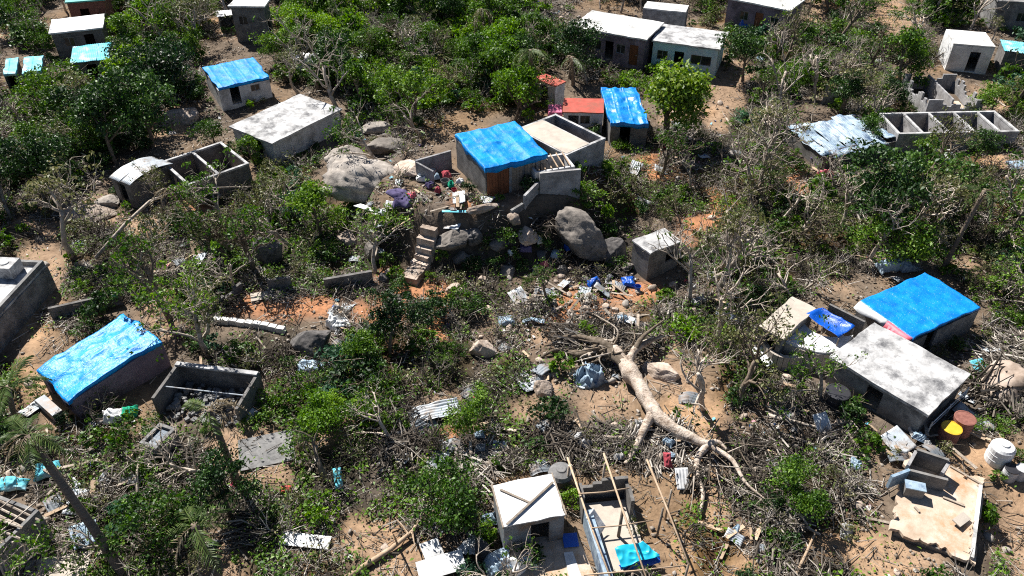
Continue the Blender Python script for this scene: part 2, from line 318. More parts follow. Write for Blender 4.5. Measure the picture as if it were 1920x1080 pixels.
# ------------------------------------------------------------------ land cover plan (what grows or lies where; s is ground where shade falls)
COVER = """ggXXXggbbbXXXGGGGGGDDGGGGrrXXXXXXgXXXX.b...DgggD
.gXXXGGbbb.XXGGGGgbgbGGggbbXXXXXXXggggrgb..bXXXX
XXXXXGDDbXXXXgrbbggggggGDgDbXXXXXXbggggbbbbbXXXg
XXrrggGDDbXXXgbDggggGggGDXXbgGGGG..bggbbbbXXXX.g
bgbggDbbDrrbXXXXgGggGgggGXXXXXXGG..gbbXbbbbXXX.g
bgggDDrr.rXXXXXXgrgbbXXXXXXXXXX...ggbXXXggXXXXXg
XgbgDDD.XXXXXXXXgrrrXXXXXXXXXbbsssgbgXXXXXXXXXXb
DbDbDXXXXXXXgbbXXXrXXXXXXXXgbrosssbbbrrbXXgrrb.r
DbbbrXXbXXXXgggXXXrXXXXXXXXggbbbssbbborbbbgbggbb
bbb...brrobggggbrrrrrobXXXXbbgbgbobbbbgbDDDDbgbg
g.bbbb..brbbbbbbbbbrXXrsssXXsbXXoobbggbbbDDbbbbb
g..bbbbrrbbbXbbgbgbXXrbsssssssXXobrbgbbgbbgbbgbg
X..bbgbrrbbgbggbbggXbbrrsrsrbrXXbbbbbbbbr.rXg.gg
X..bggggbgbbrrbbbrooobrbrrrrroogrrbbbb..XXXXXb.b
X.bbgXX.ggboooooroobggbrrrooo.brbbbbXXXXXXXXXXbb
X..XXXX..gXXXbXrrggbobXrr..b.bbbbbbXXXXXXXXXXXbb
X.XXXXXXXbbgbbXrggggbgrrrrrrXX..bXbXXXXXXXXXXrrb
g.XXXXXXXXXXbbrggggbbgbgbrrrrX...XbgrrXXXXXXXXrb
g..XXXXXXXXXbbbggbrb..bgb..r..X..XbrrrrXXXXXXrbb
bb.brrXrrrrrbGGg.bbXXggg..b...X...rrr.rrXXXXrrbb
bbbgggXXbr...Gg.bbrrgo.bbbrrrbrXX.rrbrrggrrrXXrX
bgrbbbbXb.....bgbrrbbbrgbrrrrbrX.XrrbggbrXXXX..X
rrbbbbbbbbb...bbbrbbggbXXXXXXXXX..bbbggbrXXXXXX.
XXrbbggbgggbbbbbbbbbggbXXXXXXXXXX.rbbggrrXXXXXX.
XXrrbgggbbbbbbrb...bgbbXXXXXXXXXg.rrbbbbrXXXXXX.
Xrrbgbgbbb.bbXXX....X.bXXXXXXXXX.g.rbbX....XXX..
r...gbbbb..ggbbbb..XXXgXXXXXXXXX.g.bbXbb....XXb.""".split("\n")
assert len(COVER) == 27 and all(len(q) == 48 for q in COVER), [len(q) for q in COVER]
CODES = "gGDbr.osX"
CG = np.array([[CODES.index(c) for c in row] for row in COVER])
def cover_at(x, y, z, jit=True):
    px, py, d = proj(x, y, z)
    if jit:
        q = xyz(np.asarray(x)*.5, np.asarray(y)*.5, 2.)
        px = px + 26*vnoise(q); py = py + 22*vnoise(q + 31.)
    return CG[np.clip((py//40).astype(int), 0, 26), np.clip((px//40).astype(int), 0, 47)]
SOIL_SHADE = np.array([(.034, .031, .02), (.03, .03, .017), (.024, .022, .016), (.050, .042, .032), (.12, .095, .075), (.30, .205, .135), (.39, .185, .095), (.045, .038, .032), (.15, .115, .085)])  # one colour per code; the s entry is cast shade painted as darker dirt

# ------------------------------------------------------------------ ground
def axis(a, b, step, far):
    core = np.arange(a, b, step); o = []; s = step; p = b
    while p < far: o.append(p); s *= 1.35; p += s
    hi = np.array(o + [far]); o = []; s = step; p = a - step
    while p > -far: o.append(p); s *= 1.35; p -= s
    return np.concatenate([np.array(o + [-far])[::-1], core, hi])
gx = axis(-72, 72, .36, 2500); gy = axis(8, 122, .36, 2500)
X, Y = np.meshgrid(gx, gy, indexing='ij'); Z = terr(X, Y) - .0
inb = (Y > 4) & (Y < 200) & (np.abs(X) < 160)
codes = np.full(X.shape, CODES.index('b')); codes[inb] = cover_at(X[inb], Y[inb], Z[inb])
colr = SOIL_SHADE[codes]
for _ in range(2):
    c2 = colr.copy(); c2[1:-1, 1:-1] = (colr[1:-1, 1:-1]*2 + colr[:-2, 1:-1] + colr[2:, 1:-1] + colr[1:-1, :-2] + colr[1:-1, 2:])/6; colr = c2
tone = fbm(xyz(X*.25, Y*.25, 7.), 4)[..., None]
colr = np.clip(colr*(1 + .22*tone) + np.array([.03, .0, -.02])*np.clip(tone, 0, 1), .02, .8)
na, nb = X.shape; idx = np.arange(na*nb).reshape(na, nb)
Q = np.stack([idx[:-1, :-1], idx[1:, :-1], idx[1:, 1:], idx[:-1, 1:]], -1).reshape(-1, 4)
gm = fast_mesh('ground', xyz(X, Y, Z).reshape(-1, 3), Q, MT['ground'], True)
ca = gm.color_attributes.new("soil_shade", 'FLOAT_COLOR', 'POINT')
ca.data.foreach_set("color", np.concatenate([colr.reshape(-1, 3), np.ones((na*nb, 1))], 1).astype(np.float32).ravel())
tag(link('ground', gm), 'tan and orange dirt ground of the hillside', None, None, 'structure')

# ------------------------------------------------------------------ building helpers
FOOT = []                                        # footprints kept clear of plants: (cx, cy, ux, uy, half w, half d)
class Frame:
    def __init__(s, px, H, margin=.25, clear=True, g=None):
        zc = Rf(sum(q[0] for q in px)/4, sum(q[1] for q in px)/4, H).z if g is None else g + H
        P = [W(*q, zc) for q in px]
        if ((P[1]-P[0]).cross(P[2]-P[1])).z < 0: P = P[::-1]
        c = sum(P, Vector())/4
        e1 = (P[1]-P[0] + P[2]-P[3])/2; e2 = (P[3]-P[0] + P[2]-P[1])/2
        a1 = math.atan2(e1.y, e1.x); a2 = math.atan2(e2.y, e2.x) - math.pi/2
        d = (a2 - a1 + math.pi) % (2*math.pi) - math.pi
        a = a1 + d/2; w, dd = e1.length, e2.length
        for k in range(4):                       # local -y looks at the camera
            if math.cos(a) > .7071 - 1e-9: break
            a += math.pi/2; w, dd = dd, w
        s.z = zc - H
        s.a, s.w, s.d, s.c, s.H = a, w, dd, c, H; s.loc = (c.x, c.y, s.z)
        if clear: FOOT.append((c.x, c.y, math.cos(a), math.sin(a), w/2 + margin, dd/2 + margin))
    def out(s, x, y, z): 
        return Vector((s.c.x + x*math.cos(s.a) - y*math.sin(s.a), s.c.y + x*math.sin(s.a) + y*math.cos(s.a), s.z + z))

def wall(parent, mat, p0, p1, h0, h1, th=.15, ops=(), z0=-.5, name='wall', jag=0):
    p0 = Vector((*p0, 0)); p1 = Vector((*p1, 0)); L = (p1-p0).length; t = (p1-p0)/L; nrm = Vector((t.y, -t.x, 0))
    us = {0.0, L}; zs = {z0, -1.0e3}
    for (a, b, c, d) in ops: us |= {max(0, a), min(L, b)}; zs |= {c, d}
    if jag:
        for k in range(1, int(L/.4)): us |= {k*.4, k*.4 + .012}
    us = sorted(us); zs = sorted(z for z in zs if z > -999) + [None]
    rs = random.Random(int(L*1000))
    tops = []; cur = 0
    for u in us:
        if jag and abs((u/.4) % 1 - .03) < .015: cur = max(-1.0*jag, min(0, cur + rs.uniform(-jag, jag)*.8))
        tops.append(h0 + (h1-h0)*u/L + round(cur/.2)*.2)
    V = []; idx = {}; F = []
    def vert(i, j, k):
        if (i, j, k) not in idx:
            z = tops[i] if zs[j] is None else zs[j]
            idx[(i, j, k)] = len(V); V.append(p0 + t*us[i] + nrm*(th/2 if k else -th/2) + Vector((0, 0, z)))
        return idx[(i, j, k)]
    nu, nz = len(us)-1, len(zs)-1
    def full(i, j):
        if i < 0 or j < 0 or i >= nu or j >= nz: return False
        uc = (us[i]+us[i+1])/2; zt = min(tops[i], tops[i+1]) if zs[j+1] is None else zs[j+1]; zc = (zs[j]+zt)/2
        return not any(a < uc < b and c < zc < d for a, b, c, d in ops)
    for i in range(nu):
        for j in range(nz):
            if not full(i, j): continue
            F.append((vert(i, j, 1), vert(i+1, j, 1), vert(i+1, j+1, 1), vert(i, j+1, 1)))
            F.append((vert(i+1, j, 0), vert(i, j, 0), vert(i, j+1, 0), vert(i+1, j+1, 0)))
            if not full(i-1, j): F.append((vert(i, j, 0), vert(i, j, 1), vert(i, j+1, 1), vert(i, j+1, 0)))
            if not full(i+1, j): F.append((vert(i+1, j, 1), vert(i+1, j, 0), vert(i+1, j+1, 0), vert(i+1, j+1, 1)))
            if not full(i, j-1): F.append((vert(i, j, 0), vert(i+1, j, 0), vert(i+1, j, 1), vert(i, j, 1)))
            if not full(i, j+1): F.append((vert(i, j+1, 1), vert(i+1, j+1, 1), vert(i+1, j+1, 0), vert(i, j+1, 0)))
    me = bpy.data.meshes.new(name); me.from_pydata([tuple(v) for v in V], [], F); me.materials.append(mat); me.update()
    uv = me.uv_layers.new(name="uv")
    for lp in me.loops:
        v = me.vertices[lp.vertex_index].co; uv.data[lp.index].uv = ((Vector((v.x, v.y, 0))-p0).dot(t) + (v-p0).dot(nrm), v.z)
    o = link(name, me, parent)
    return o, p0, t, nrm

def opening_fill(parent, p0, t, nrm, op, kind):
    a, b, c, d = op; m = p0 + t*(a+b)/2; ang = math.atan2(t.y, t.x); w, h = b-a, d-c
    if kind == 'window':
        k = MB()
        for zz in (c+.03, d-.03): k.box((m.x, m.y, zz), (w, .06, .06), ang)
        for s in (-1, 0, 1): k.box((m.x + t.x*s*(w/2-.03), m.y + t.y*s*(w/2-.03), (c+d)/2), (.05, .05, h-.12), ang)
        f = k.build('window', MT['tindark'], parent)
        MB().box((m.x, m.y, (c+d)/2), (w-.06, .015, h-.06), ang).build('pane', MT['glass'], f)
    elif kind == 'door':
        f = MB().box((m.x, m.y, (c+d)/2), (w-.04, .05, h-.03), ang).build('door', MT['woodbrown'], parent)
        q = p0 + t*(b-.15) + nrm*.05
        MB().box((q.x, q.y, c+1.0), (.05, .08, .05), ang).build('handle', MT['tin'], f)

def corrugated(w, L, th=.004, pitch=.16, amp=.022, ny=8, bend=0, twist=0, seed=0, dent=0):
    nx = max(4, int(w/pitch*4)); u = np.linspace(-w/2, w/2, nx+1); v = np.linspace(-L/2, L/2, ny+1)
    U, V = np.meshgrid(u, v, indexing='ij')
    Zz = amp*np.sin(2*np.pi*U/pitch) - bend*(V/L*2)**2 + twist*U*V
    if dent: Zz = Zz + dent*fbm(xyz(U*1.1+seed, V*1.1, seed), 3)
    return xyz(U, V, Zz)
def cloth(w, d, nx, ny, amp, seed, hump=0.0, fs=1.6):
    U, V = np.meshgrid(np.linspace(-w/2, w/2, nx+1), np.linspace(-d/2, d/2, ny+1), indexing='ij')
    q = xyz(U*fs + seed*3.1, V*fs, seed)
    e = 1 - np.maximum(np.abs(U)/(w/2), np.abs(V)/(d/2))
    Zz = amp*(1-np.abs(fbm(q, 4)))*1.4*smooth(0, .3, e) + hump*np.clip(e, 0, 1)**.6
    return xyz(U + .18*w*vnoise(q*.8+5), V + .18*d*vnoise(q*.8+9), Zz)
def tarp_sheet(fr, over, hfun, seed, sag=.06, nx=64, ny=56, skirt=.22, amp=.05, edge=.10, curl=0.0):
    w, d = fr.w/2 + over, fr.d/2 + over
    s = np.concatenate([[-1, -1], np.linspace(-1, 1, nx), [1, 1]]); t = np.concatenate([[-1, -1], np.linspace(-1, 1, ny), [1, 1]])
    U, V = np.meshgrid(s*w, t*d, indexing='ij'); q = xyz(U*.9 + seed, V*.9, seed*1.7)
    rd = lambda p: 1 - 2.2*np.abs(vnoise(p))
    Zz = hfun(U, V) + .03 + amp*(.7*fbm(q, 3) + .5*rd(q*1.7 + 3)*(.4 + .6*np.clip(.5 + vnoise(q*.6 + 20), 0, 1)) + .13*rd(q*4.1 + 8)) + .035*np.maximum(0, 1 - np.abs(((U+seed) % 1.1)-.55)/.07)
    Zz -= sag*np.abs(np.sin(np.pi*(U/1.6 + .3)))*.7
    U = U + edge*vnoise(q*1.3+40)*np.abs(U)/w; V = V + edge*vnoise(q*1.3+60)*np.abs(V)/d
    Zz -= curl*np.clip(-V/d, 0, 1)**2*(.6 + .4*np.cos(U/w*2.2))
    for k, dz in ((0, 1.0), (1, .45)):
        dr = skirt*dz*(1 + .5*vnoise(q[..., :]*1.7+11))
        Zz[k, :] -= dr[k]; Zz[-1-k, :] -= dr[-1-k]; Zz[:, k] -= dr[:, k]; Zz[:, -1-k] -= dr[:, -1-k]
    return xyz(U, V, Zz)

def house(name, label, px, H, wmat, roof, rmat, sx=0, sy=0, over=.25, ops=(), cat='house', group=None, th=.15, g=None, skip='', floor=True, wallmat={}, seed=1, jag=0, rth=.14, **kw):
    f = Frame(px, H, g=g); e = empty(name, f.loc, label, cat, group, f.a); e.location.z = f.z
    hf = lambda x, y: H + sx*x + sy*y
    w, d = f.w/2, f.d/2
    if roof in ('slab',): w, d = w-over, d-over; 
    elif roof != 'none': w, d = w-over*.6, d-over*.6
    runs = {'f': ((-w, -d), (w, -d)), 'b': ((w, d), (-w, d)), 'l': ((-w, d-th/2), (-w, -d+th/2)), 'r': ((w, -d+th/2), (w, d-th/2))}
    gap = -.26 if roof == 'tarp' else -.02
    for k, (a, b) in runs.items():
        if k in skip: continue
        if k in 'fb':
            ext = th/2 if a[0] < b[0] else -th/2; a = (a[0]-ext, a[1]); b = (b[0]+ext, b[1])
        L = math.hypot(b[0]-a[0], b[1]-a[1]); oo = [(L*u-ww/2, L*u+ww/2, min(z0, H*.6), min(z1, H - .25 - abs(sx)*f.w/2 - abs(sy)*f.d/2)) for (kk, u, ww, z0, z1, kd) in ops if kk == k]
        o, p0, t, nr = wall(e, wallmat.get(k, wmat), a, b, hf(*a)+gap, hf(*b)+gap, th, oo, jag=jag)
        for (kk, u, ww, z0, z1, kd), q in zip([q for q in ops if q[0] == k], oo): opening_fill(o, p0, t, nr, q, kd)
    if floor: MB().box((0, 0, -.22), (f.w - 2*over - .3, f.d - 2*over - .3, .54)).build('floor_slab', MT['floor'], e)
    w, d = f.w/2, f.d/2
    if roof == 'slab':
        n1, n2 = 26, 18; P = np.zeros((n1+1, n2+1, 3)); U, V = np.meshgrid(np.linspace(-w, w, n1+1), np.linspace(-d, d, n2+1), indexing='ij')
        P = xyz(U, V, hf(U, V) + rth + .012*fbm(xyz(U, V, seed), 2)); P[..., 0] += .05*fbm(xyz(U*1.3, V*1.3, seed+5.), 3); P[..., 1] += .05*fbm(xyz(U*1.3, V*1.3, seed+9.), 3); r_ = MB().grid(P, rth).build('roof', rmat, e)
    elif roof == 'tin':
        sw = kw.get('sheet', .95); nsh = max(2, round(f.w/sw)); sw = f.w/nsh
        rr = random.Random(seed)
        for i in range(nsh):
            P = corrugated(sw*1.06, f.d, bend=kw.get('bend', 0), ny=16, seed=i*3.7, dent=kw.get('dent', .03))
            xc = -w + sw*(i+.5); P[..., 0] += xc; P[..., 2] += hf(P[..., 0], P[..., 1]) + .05 + .012*(i % 2) + kw.get('bend', 0)*.7
            P[..., 1] += rr.uniform(-.08, .08)*(1 + 30*max(0, kw.get('dent', .03) - .05)); P[..., 2] += P[..., 1]*rr.uniform(-1, 1)*(kw.get('dent', .03)-.03)*.6
            MB().grid(P, .005).build('roof_sheet', rmat, e, True)
        for y in (-d*.7, 0, d*.7): MB().tube([(-w, y, hf(-w, y)-.03), (w, y, hf(w, y)-.03)], .04, 5).build('rafter', MT['wood'], e)
    elif roof == 'tarp':
        MB().grid(tarp_sheet(f, -.05, hf, seed, **kw), .012).build('roof_tarp', rmat, e, True)
        for y in np.linspace(-d*.8, d*.8, 4): MB().tube([(-w*.95, y, hf(-w, y)-.30), (w*.95, y, hf(w, y)-.30)], .045, 5).build('rafter', MT['wood'], e)
    return e, f

def win(k, u, w=.9, z0=.9, z1=1.8): return (k, u, w, z0, z1, 'window')
def door(k, u, w=.85, z1=1.95): return (k, u, w, .02, z1, 'door')
def hole(k, u, w=.85, z0=.02, z1=1.9): return (k, u, w, z0, z1, 'hole')
LM = []                                           # landmarks for labels: (phrase, px, py)
def lm(phrase, px, py): LM.append((phrase, px, py))

# ------------------------------------------------------------------ far houses
house('flat_roof_house', 'small grey block house with pale flat roof, top left corner', [(95, 40), (197, 28), (194, 55), (95, 64)], 2.3, MT['block'], 'slab', MT['roofpale'], ops=[win('f', .3), hole('f', .7)], seed=2)
lm('grey block house at top left', 146, 50)
house('shack', 'low shack under a turquoise and white sheet roof, front of grey block house', [(137, 90), (209, 83), (204, 110), (133, 118)], 1.9, MT['block'], 'tin', MT['turq'], sy=.06, ops=[hole('f', .5)], seed=3)
lm('turquoise sheet shack', 170, 100)
house('shack', 'tiny shack with patchy pale blue sheet roof at the left edge', [(8, 113), (34, 109), (31, 136), (6, 138)], 1.8, MT['block'], 'tarp', MT['turq'], sy=.05, ops=[hole('f', .5)], seed=4)
house('shack', 'small shack with turquoise sheet roof, second from the left edge', [(44, 110), (82, 105), (77, 132), (41, 136)], 1.8, MT['block'], 'tarp', MT['turq'], sy=.05, ops=[hole('f', .5)], seed=5)
lm('pair of turquoise shacks', 45, 122)
house('house', 'rust red walled house with teal roof cut by the top edge', [(126, -14), (202, -17), (199, 2), (129, 5)], 2.6, MT['rust'], 'slab', MT['teal'], ops=[hole('f', .4)], seed=6)
house('house', 'tall grey block house with white roof at the top edge', [(428, 13), (440, 1), (507, 1), (496, 15)], 3.4, MT['block'], 'slab', MT['roofwhite'], ops=[win('f', .3, .9, 1.6, 2.5), hole('r', .5, .8, .02, 2.0)], seed=7)
lm('tall grey house at the top', 465, 20)
house('lean_to', 'low open lean-to with white sheet roof left of tall grey house', [(404, 22), (437, 18), (441, 29), (408, 32)], 1.6, MT['block'], 'tin', MT['white'], skip='f', seed=8)
e, f = house('tarp_house', 'white walled house under bright cyan blue tarp, upper left', [(382, 128), (470, 110), (512, 142), (403, 163)], 1.9, MT['plaster'], 'tarp', MT['tarpcyan'], sy=.05, ops=[hole('f', .3, .8, .02, 1.6), win('f', .7, .8, .8, 1.4)], seed=9, wallmat={'r': MT['block']})
lm('upper left cyan tarp house', 445, 138)
house('flat_roof_house', 'wide low building with white stained flat concrete roof, upper left of centre', [(428, 245), (560, 176), (651, 212), (506, 264)], 1.75, MT['plaster'], 'slab', MT['roofgrey'], ops=[hole('f', .62, .8, .02, 1.5), win('f', .3, .8, .7, 1.35)], seed=10)
lm('wide low flat roofed building', 540, 215)
house('shed', 'shed with curved pale tin roof beside the roofless block rooms', [(200, 331), (290, 293), (317, 306), (246, 349)], 1.9, MT['block'], 'tin', MT['tin'], sx=0, sy=0, ops=[hole('f', .5)], bend=.35, seed=11)
lm('curved tin roof shed', 258, 320)

def roofless(name, label, px, H, wmat, dividers=(), beam=True, ops=(), cat='ruin', jag=0, g=None, skip='', group=None, th=.16, floor=True):
    e, f = house(name, label, px, H, wmat, 'none', None, ops=ops, cat=cat, jag=jag, g=g, skip=skip, over=.1, group=group, th=th, floor=floor)
    w, d = f.w/2, f.d/2
    for dv in dividers:                            # fraction along x; walls run front to back between the outer walls
        wall(e, wmat, (-w + 2*w*dv, -d+th*.55), (-w + 2*w*dv, d-th*.55), H-.03, H-.03, th*.9)
    if beam:
        for (a, b) in (((-w, -d), (w, -d)), ((-w, d), (w, d))):
            L = 2*w+th*1.3; MB().box((0, a[1], H+.05), (L, th*1.25, .14)).build('beam', MT['roofgrey'], e)
        for s in (-1, 1): MB().box((s*w, 0, H+.045), (th*1.25, 2*d-th*1.26, .13)).build('beam', MT['roofgrey'], e)
        for dv in dividers: MB().box((-w+2*w*dv, 0, H+.04), (th*1.2, 2*d-th*1.26, .13)).build('beam', MT['roofgrey'], e)
    return e, f
roofless('roofless_room', 'roofless dark block rooms with pale ring beams right of curved tin shed', [(312, 305), (413, 268), (463, 308), (350, 350)], 1.7, MT['block'], (.5,), ops=[hole('l', .5)])
lm('roofless block rooms', 390, 310)
# long house in two halves
house('long_house', 'long house with bright white flat roof and purple grey wall, left half', [(1072, 51), (1111, 21), (1241, 45), (1215, 79)], 2.6, MT['purple'], 'slab', MT['roofwhite'], ops=[win('f', .12, 1.3), win('f', .33, 1.1), hole('f', .52), win('f', .68), door('f', .86)], seed=13, wallmat={'l': MT['plaster']})
lm('long white roofed house', 1145, 60)
house('long_house', 'light blue walled house with grey stained roof joined to the long white house', [(1218, 81), (1244, 46), (1368, 65), (1349, 92)], 2.55, MT['bluewall'], 'slab', MT['roofgrey'], ops=[win('f', .16, 1.0), hole('f', .42, .9), win('f', .76, 1.9)], seed=14)
lm('light blue walled house', 1290, 90)
house('box_house', 'small pale blue grey box building behind the light blue house', [(1203, 17), (1214, 8), (1294, 10), (1284, 25)], 2.3, MT['blockpale'], 'slab', MT['roofwhite'], over=.08, ops=[hole('r', .5)], seed=15)
house('flat_roof_house', 'purple grey house with white roof cut by the top edge', [(1355, -2), (1397, -20), (1516, -2), (1481, 21)], 2.7, MT['purple'], 'slab', MT['roofwhite'], ops=[win('f', .3), door('f', .55), win('f', .8)], seed=16)
lm('purple grey house at the top', 1430, 20)
house('small_house', 'tiny house with faded red roof behind a battered palm', [(1006, 143), (1020, 138), (1052, 152), (1040, 169)], 2.0, MT['plaster'], 'slab', MT['redroof'], over=.15, ops=[hole('f', .5)], seed=17, rth=.08)
house('small_house', 'white walled house with red sloping roof beside a blue tarp', [(1055, 186), (1131, 190), (1133, 211), (1057, 209)], 2.0, MT['plaster'], 'slab', MT['redroof'], sy=.1, over=.15, ops=[win('f', .55, .8), hole('f', .25)], seed=18, rth=.08)
lm('red roofed house', 1095, 200)
house('small_house', 'narrow pink walled lean-to left of the red sloping roof', [(1028, 197), (1052, 197), (1054, 212), (1029, 212)], 1.7, MT['pinkwall'], 'slab', MT['pinkwall'], over=.05, ops=[], seed=19, rth=.06)
e, f = house('tarp_house', 'small grey house under a deeply wrinkled blue tarp below green tree', [(1134, 167), (1197, 163), (1213, 226), (1137, 229)], 2.3, MT['block'], 'tarp', MT['tarp'], sy=.04, ops=[hole('f', .4)], seed=20, amp=.16, sag=.16, skirt=.4)
lm('wrinkled blue tarp house', 1173, 197)
house('box_house', 'white box house with one dark face near the right top corner', [(1779, 88), (1790, 62), (1857, 62), (1846, 83)], 2.4, MT['white'], 'slab', MT['roofwhite'], over=.06, ops=[hole('f', .6, .9)], seed=21)
lm('white box house at top right', 1815, 80)
house('shack', 'shack with pale teal sheet roof at the right edge', [(1873, 76), (1925, 80), (1935, 104), (1886, 96)], 2.0, MT['block'], 'tin', MT['turq'], seed=22)
house('house', 'grey walled house in the top right corner', [(1862, -14), (1965, -18), (1965, 6), (1868, 6)], 2.8, MT['concrete'], 'slab', MT['concrete'], seed=23, ops=[win('f', .5)])
roofless('ruin', 'ruined roofless room with jagged pale walls upper right', [(1716, 141), (1800, 137), (1826, 180), (1736, 192)], 1.6, MT['blockpale'], (.45,), beam=False, jag=.9)
lm('jagged pale ruin', 1770, 165)
roofless('ruin', 'long roofless row of block rooms, four cross walls, right side', [(1645, 214), (1868, 212), (1906, 249), (1690, 251)], 1.5, MT['blockpale'], (.2, .42, .64, .85))
lm('long roofless row of rooms', 1790, 232)
e = empty('wall_stub', G(1560, 196), 'broken triangular stub of pale wall beside a shrub thicket', 'wall'); wall(e, MT['blockpale'], (-.9, 0), (.9, .4), 1.9, .3, .15); 
e, f = house('shack', 'shack with a torn blue and white sheet roof left of the roofless row', [(1472, 243), (1608, 216), (1690, 264), (1545, 290)], 1.25, MT['block'], 'tin', MT['tinblue'], sy=.05, ops=[], seed=24, dent=.16, sheet=.9)
lm('torn blue white roof shack', 1545, 255)
house('small_hut', 'small concrete block hut with flat roof standing alone below the boulder', [(1187, 453), (1243, 430), (1280, 455), (1216, 477)], 2.0, MT['block'], 'slab', MT['roofgrey'], over=.12, ops=[('f', .72, .75, .8, 1.45, 'hole')], seed=25, rth=.1)
lm('small concrete hut', 1235, 475)

# ------------------------------------------------------------------ hilltop house with tarp, its walls and annex
GZ = 3.25
e, f = house('hilltop_tarp_house', 'hilltop shack with torn cyan blue tarp and brown plank front, centre', [(853, 253), (956, 233), (1045, 285), (905, 313)], 2.35, MT['block'], 'tarp', MT['tarpcyan'], sy=.05, g=GZ, skip='f', seed=26, amp=.10, sag=.12, skirt=.35)
lm('hilltop tarp house', 950, 285)
w, d = f.w/2 - .15, f.d/2 - .15
nb_ = 22; rs = random.Random(3)
for i in range(nb_):                                 # vertical front planks, brown on the left, grey beyond
    x = -w + 2*w*(i+.5)/nb_; mt = 'woodbrown' if i < 8 else ('tindark' if i % 5 == 3 else 'wood')
    hh = f.H + .05*(-d) - rs.uniform(.05, .3)
    MB().box((x, -d + rs.uniform(-.03, .03), hh/2-.1), (2*w/nb_*.93, .035, hh+.2), rs.uniform(-.04, .04)).build('plank', MT[mt], e)
# retaining wall and stepped garden wall on the camera side of the hilltop
pA = W(1089, 318, GZ+1.6); pB = W(1012, 324, GZ+1.6); pC = W(983, 368, GZ+.8); pD = W(958, 394, GZ+.2)
e = empty('stepped_wall', (pB.x, pB.y, GZ), 'grey rendered wall stepping down beside the hilltop tarp house', 'wall')
rel = lambda p: (p.x-pB.x, p.y-pB.y)
wall(e, MT['blockpale'], rel(pB), rel(pA), 1.6, 1.65, .18, z0=-3.0)
wall(e, MT['blockpale'], rel(pC), (rel(pB)[0]-.12, rel(pB)[1]-.05), .85, .95, .17, z0=-3.0)
wall(e, MT['concrete'], rel(pD), (rel(pC)[0]-.1, rel(pC)[1]), .2, .3, .17, z0=-3.0)
lm('stepped grey wall', 1040, 350)
e, f = roofless('roofless_room', 'small roofless room with bare rafters right of the hilltop tarp', [(1001, 317), (1086, 314), (1049, 289), (990, 298)], 1.5, MT['plaster'], (), beam=False, g=GZ)
for k in range(6):
    x = -f.w/2 + f.w*(k+.5)/6; MB().tube([(x, -f.d/2, 1.57), (x+.1, f.d/2, 1.61)], .045, 5).build('rafter', MT['woodpale'], e)
e, f = roofless('roofless_annex', 'annex behind hilltop tarp, half pale slab roof and half open rooms', [(978, 249), (1031, 215), (1147, 266), (1052, 285)], 1.8, MT['blockpale'], (.30, .62), g=GZ-.4)
P = xyz(*np.meshgrid(np.linspace(-f.w*.49, f.w*.12, 8), np.linspace(-f.d*.49, f.d*.49, 8), indexing='ij'), 1.93); P[..., 2] += .02*fbm(P, 2)
MB().grid(P, .12).build('roof', MT['beige'], e)
lm('roofless annex', 1090, 250)
a = W(779, 302, GZ+1.3); b_ = W(845, 282, GZ+1.3); c_ = W(812, 316, GZ+1.1)
e = empty('yard_wall', (a.x, a.y, GZ), 'low bluish grey yard wall left of the hilltop tarp house', 'wall')
wall(e, MT['blockpale'], (0, 0), (b_.x-a.x, b_.y-a.y), 1.35, 1.3, .15, z0=-1.2); wall(e, MT['blockpale'], (.05, -.09), (c_.x-a.x, c_.y-a.y), 1.3, .9, .14, z0=-1.2)
# stone steps up to the hilltop
s0 = G(768, 532); s1 = G(806, 428)
e = empty('stairway', s0, 'narrow flight of stone steps climbing to the hilltop', 'stairs'); NS = 9
ang = math.atan2(s1.y-s0.y, s1.x-s0.x) - math.pi/2
for k in range(NS):
    q = s0.lerp(s1, (k+.5)/NS); zt = T(q.x, q.y) + .42; FOOT.append((q.x, q.y, 1, 0, .9, .5))
    P = MB(); P.box((q.x-s0.x + random.uniform(-.05, .05), q.y-s0.y, zt-s0.z-.45), (1.25 + random.uniform(-.15, .15), .42, .9), ang + random.uniform(-.14, .14), random.uniform(.84, .97)).build('step', MT['rocktan'], e).rotation_euler = (random.uniform(-.03, .03), random.uniform(-.03, .03), 0)
lm('stone steps', 780, 480)

# ------------------------------------------------------------------ right hand house group
GR = .05
e, f = house('flat_roof_house', 'house with large white stained flat roof, lower right', [(1545, 674), (1640, 612), (1826, 708), (1736, 774)], 1.65, MT['concrete'], 'slab', MT['roofgrey'], over=.22, ops=[hole('f', .45, 1.6, .9, 1.7), door('r', .5), hole('l', .5)], seed=31, rth=.16)
for s in (-.42, 0, .42):
    MB().tube([(f.w*s, -f.d/2-.25, -.1), (f.w*s, -f.d/2-.25, 1.3)], .04, 6).build('railing_post', MT['tin'], e)
for z in (.9, 1.2): MB().tube([(-f.w*.44, -f.d/2-.25, z), (f.w*.44, -f.d/2-.25, z)], .025, 5).build('rail', MT['tin'], e)
lm('large white flat roof', 1690, 690)
e, f = house('tarp_house', 'house under the large smooth blue tarp on the right', [(1613, 560), (1733, 514), (1844, 572), (1710, 640)], 1.9, MT['concrete'], 'tarp', MT['tarp'], over=.2, ops=[hole('f', .3), hole('r', .6)], seed=32, amp=.05, sag=.04, skirt=.16, edge=.1)
lm('large blue tarp roof', 1725, 577); TB = (f, 1.9, 0, 0, 'large blue tarp')
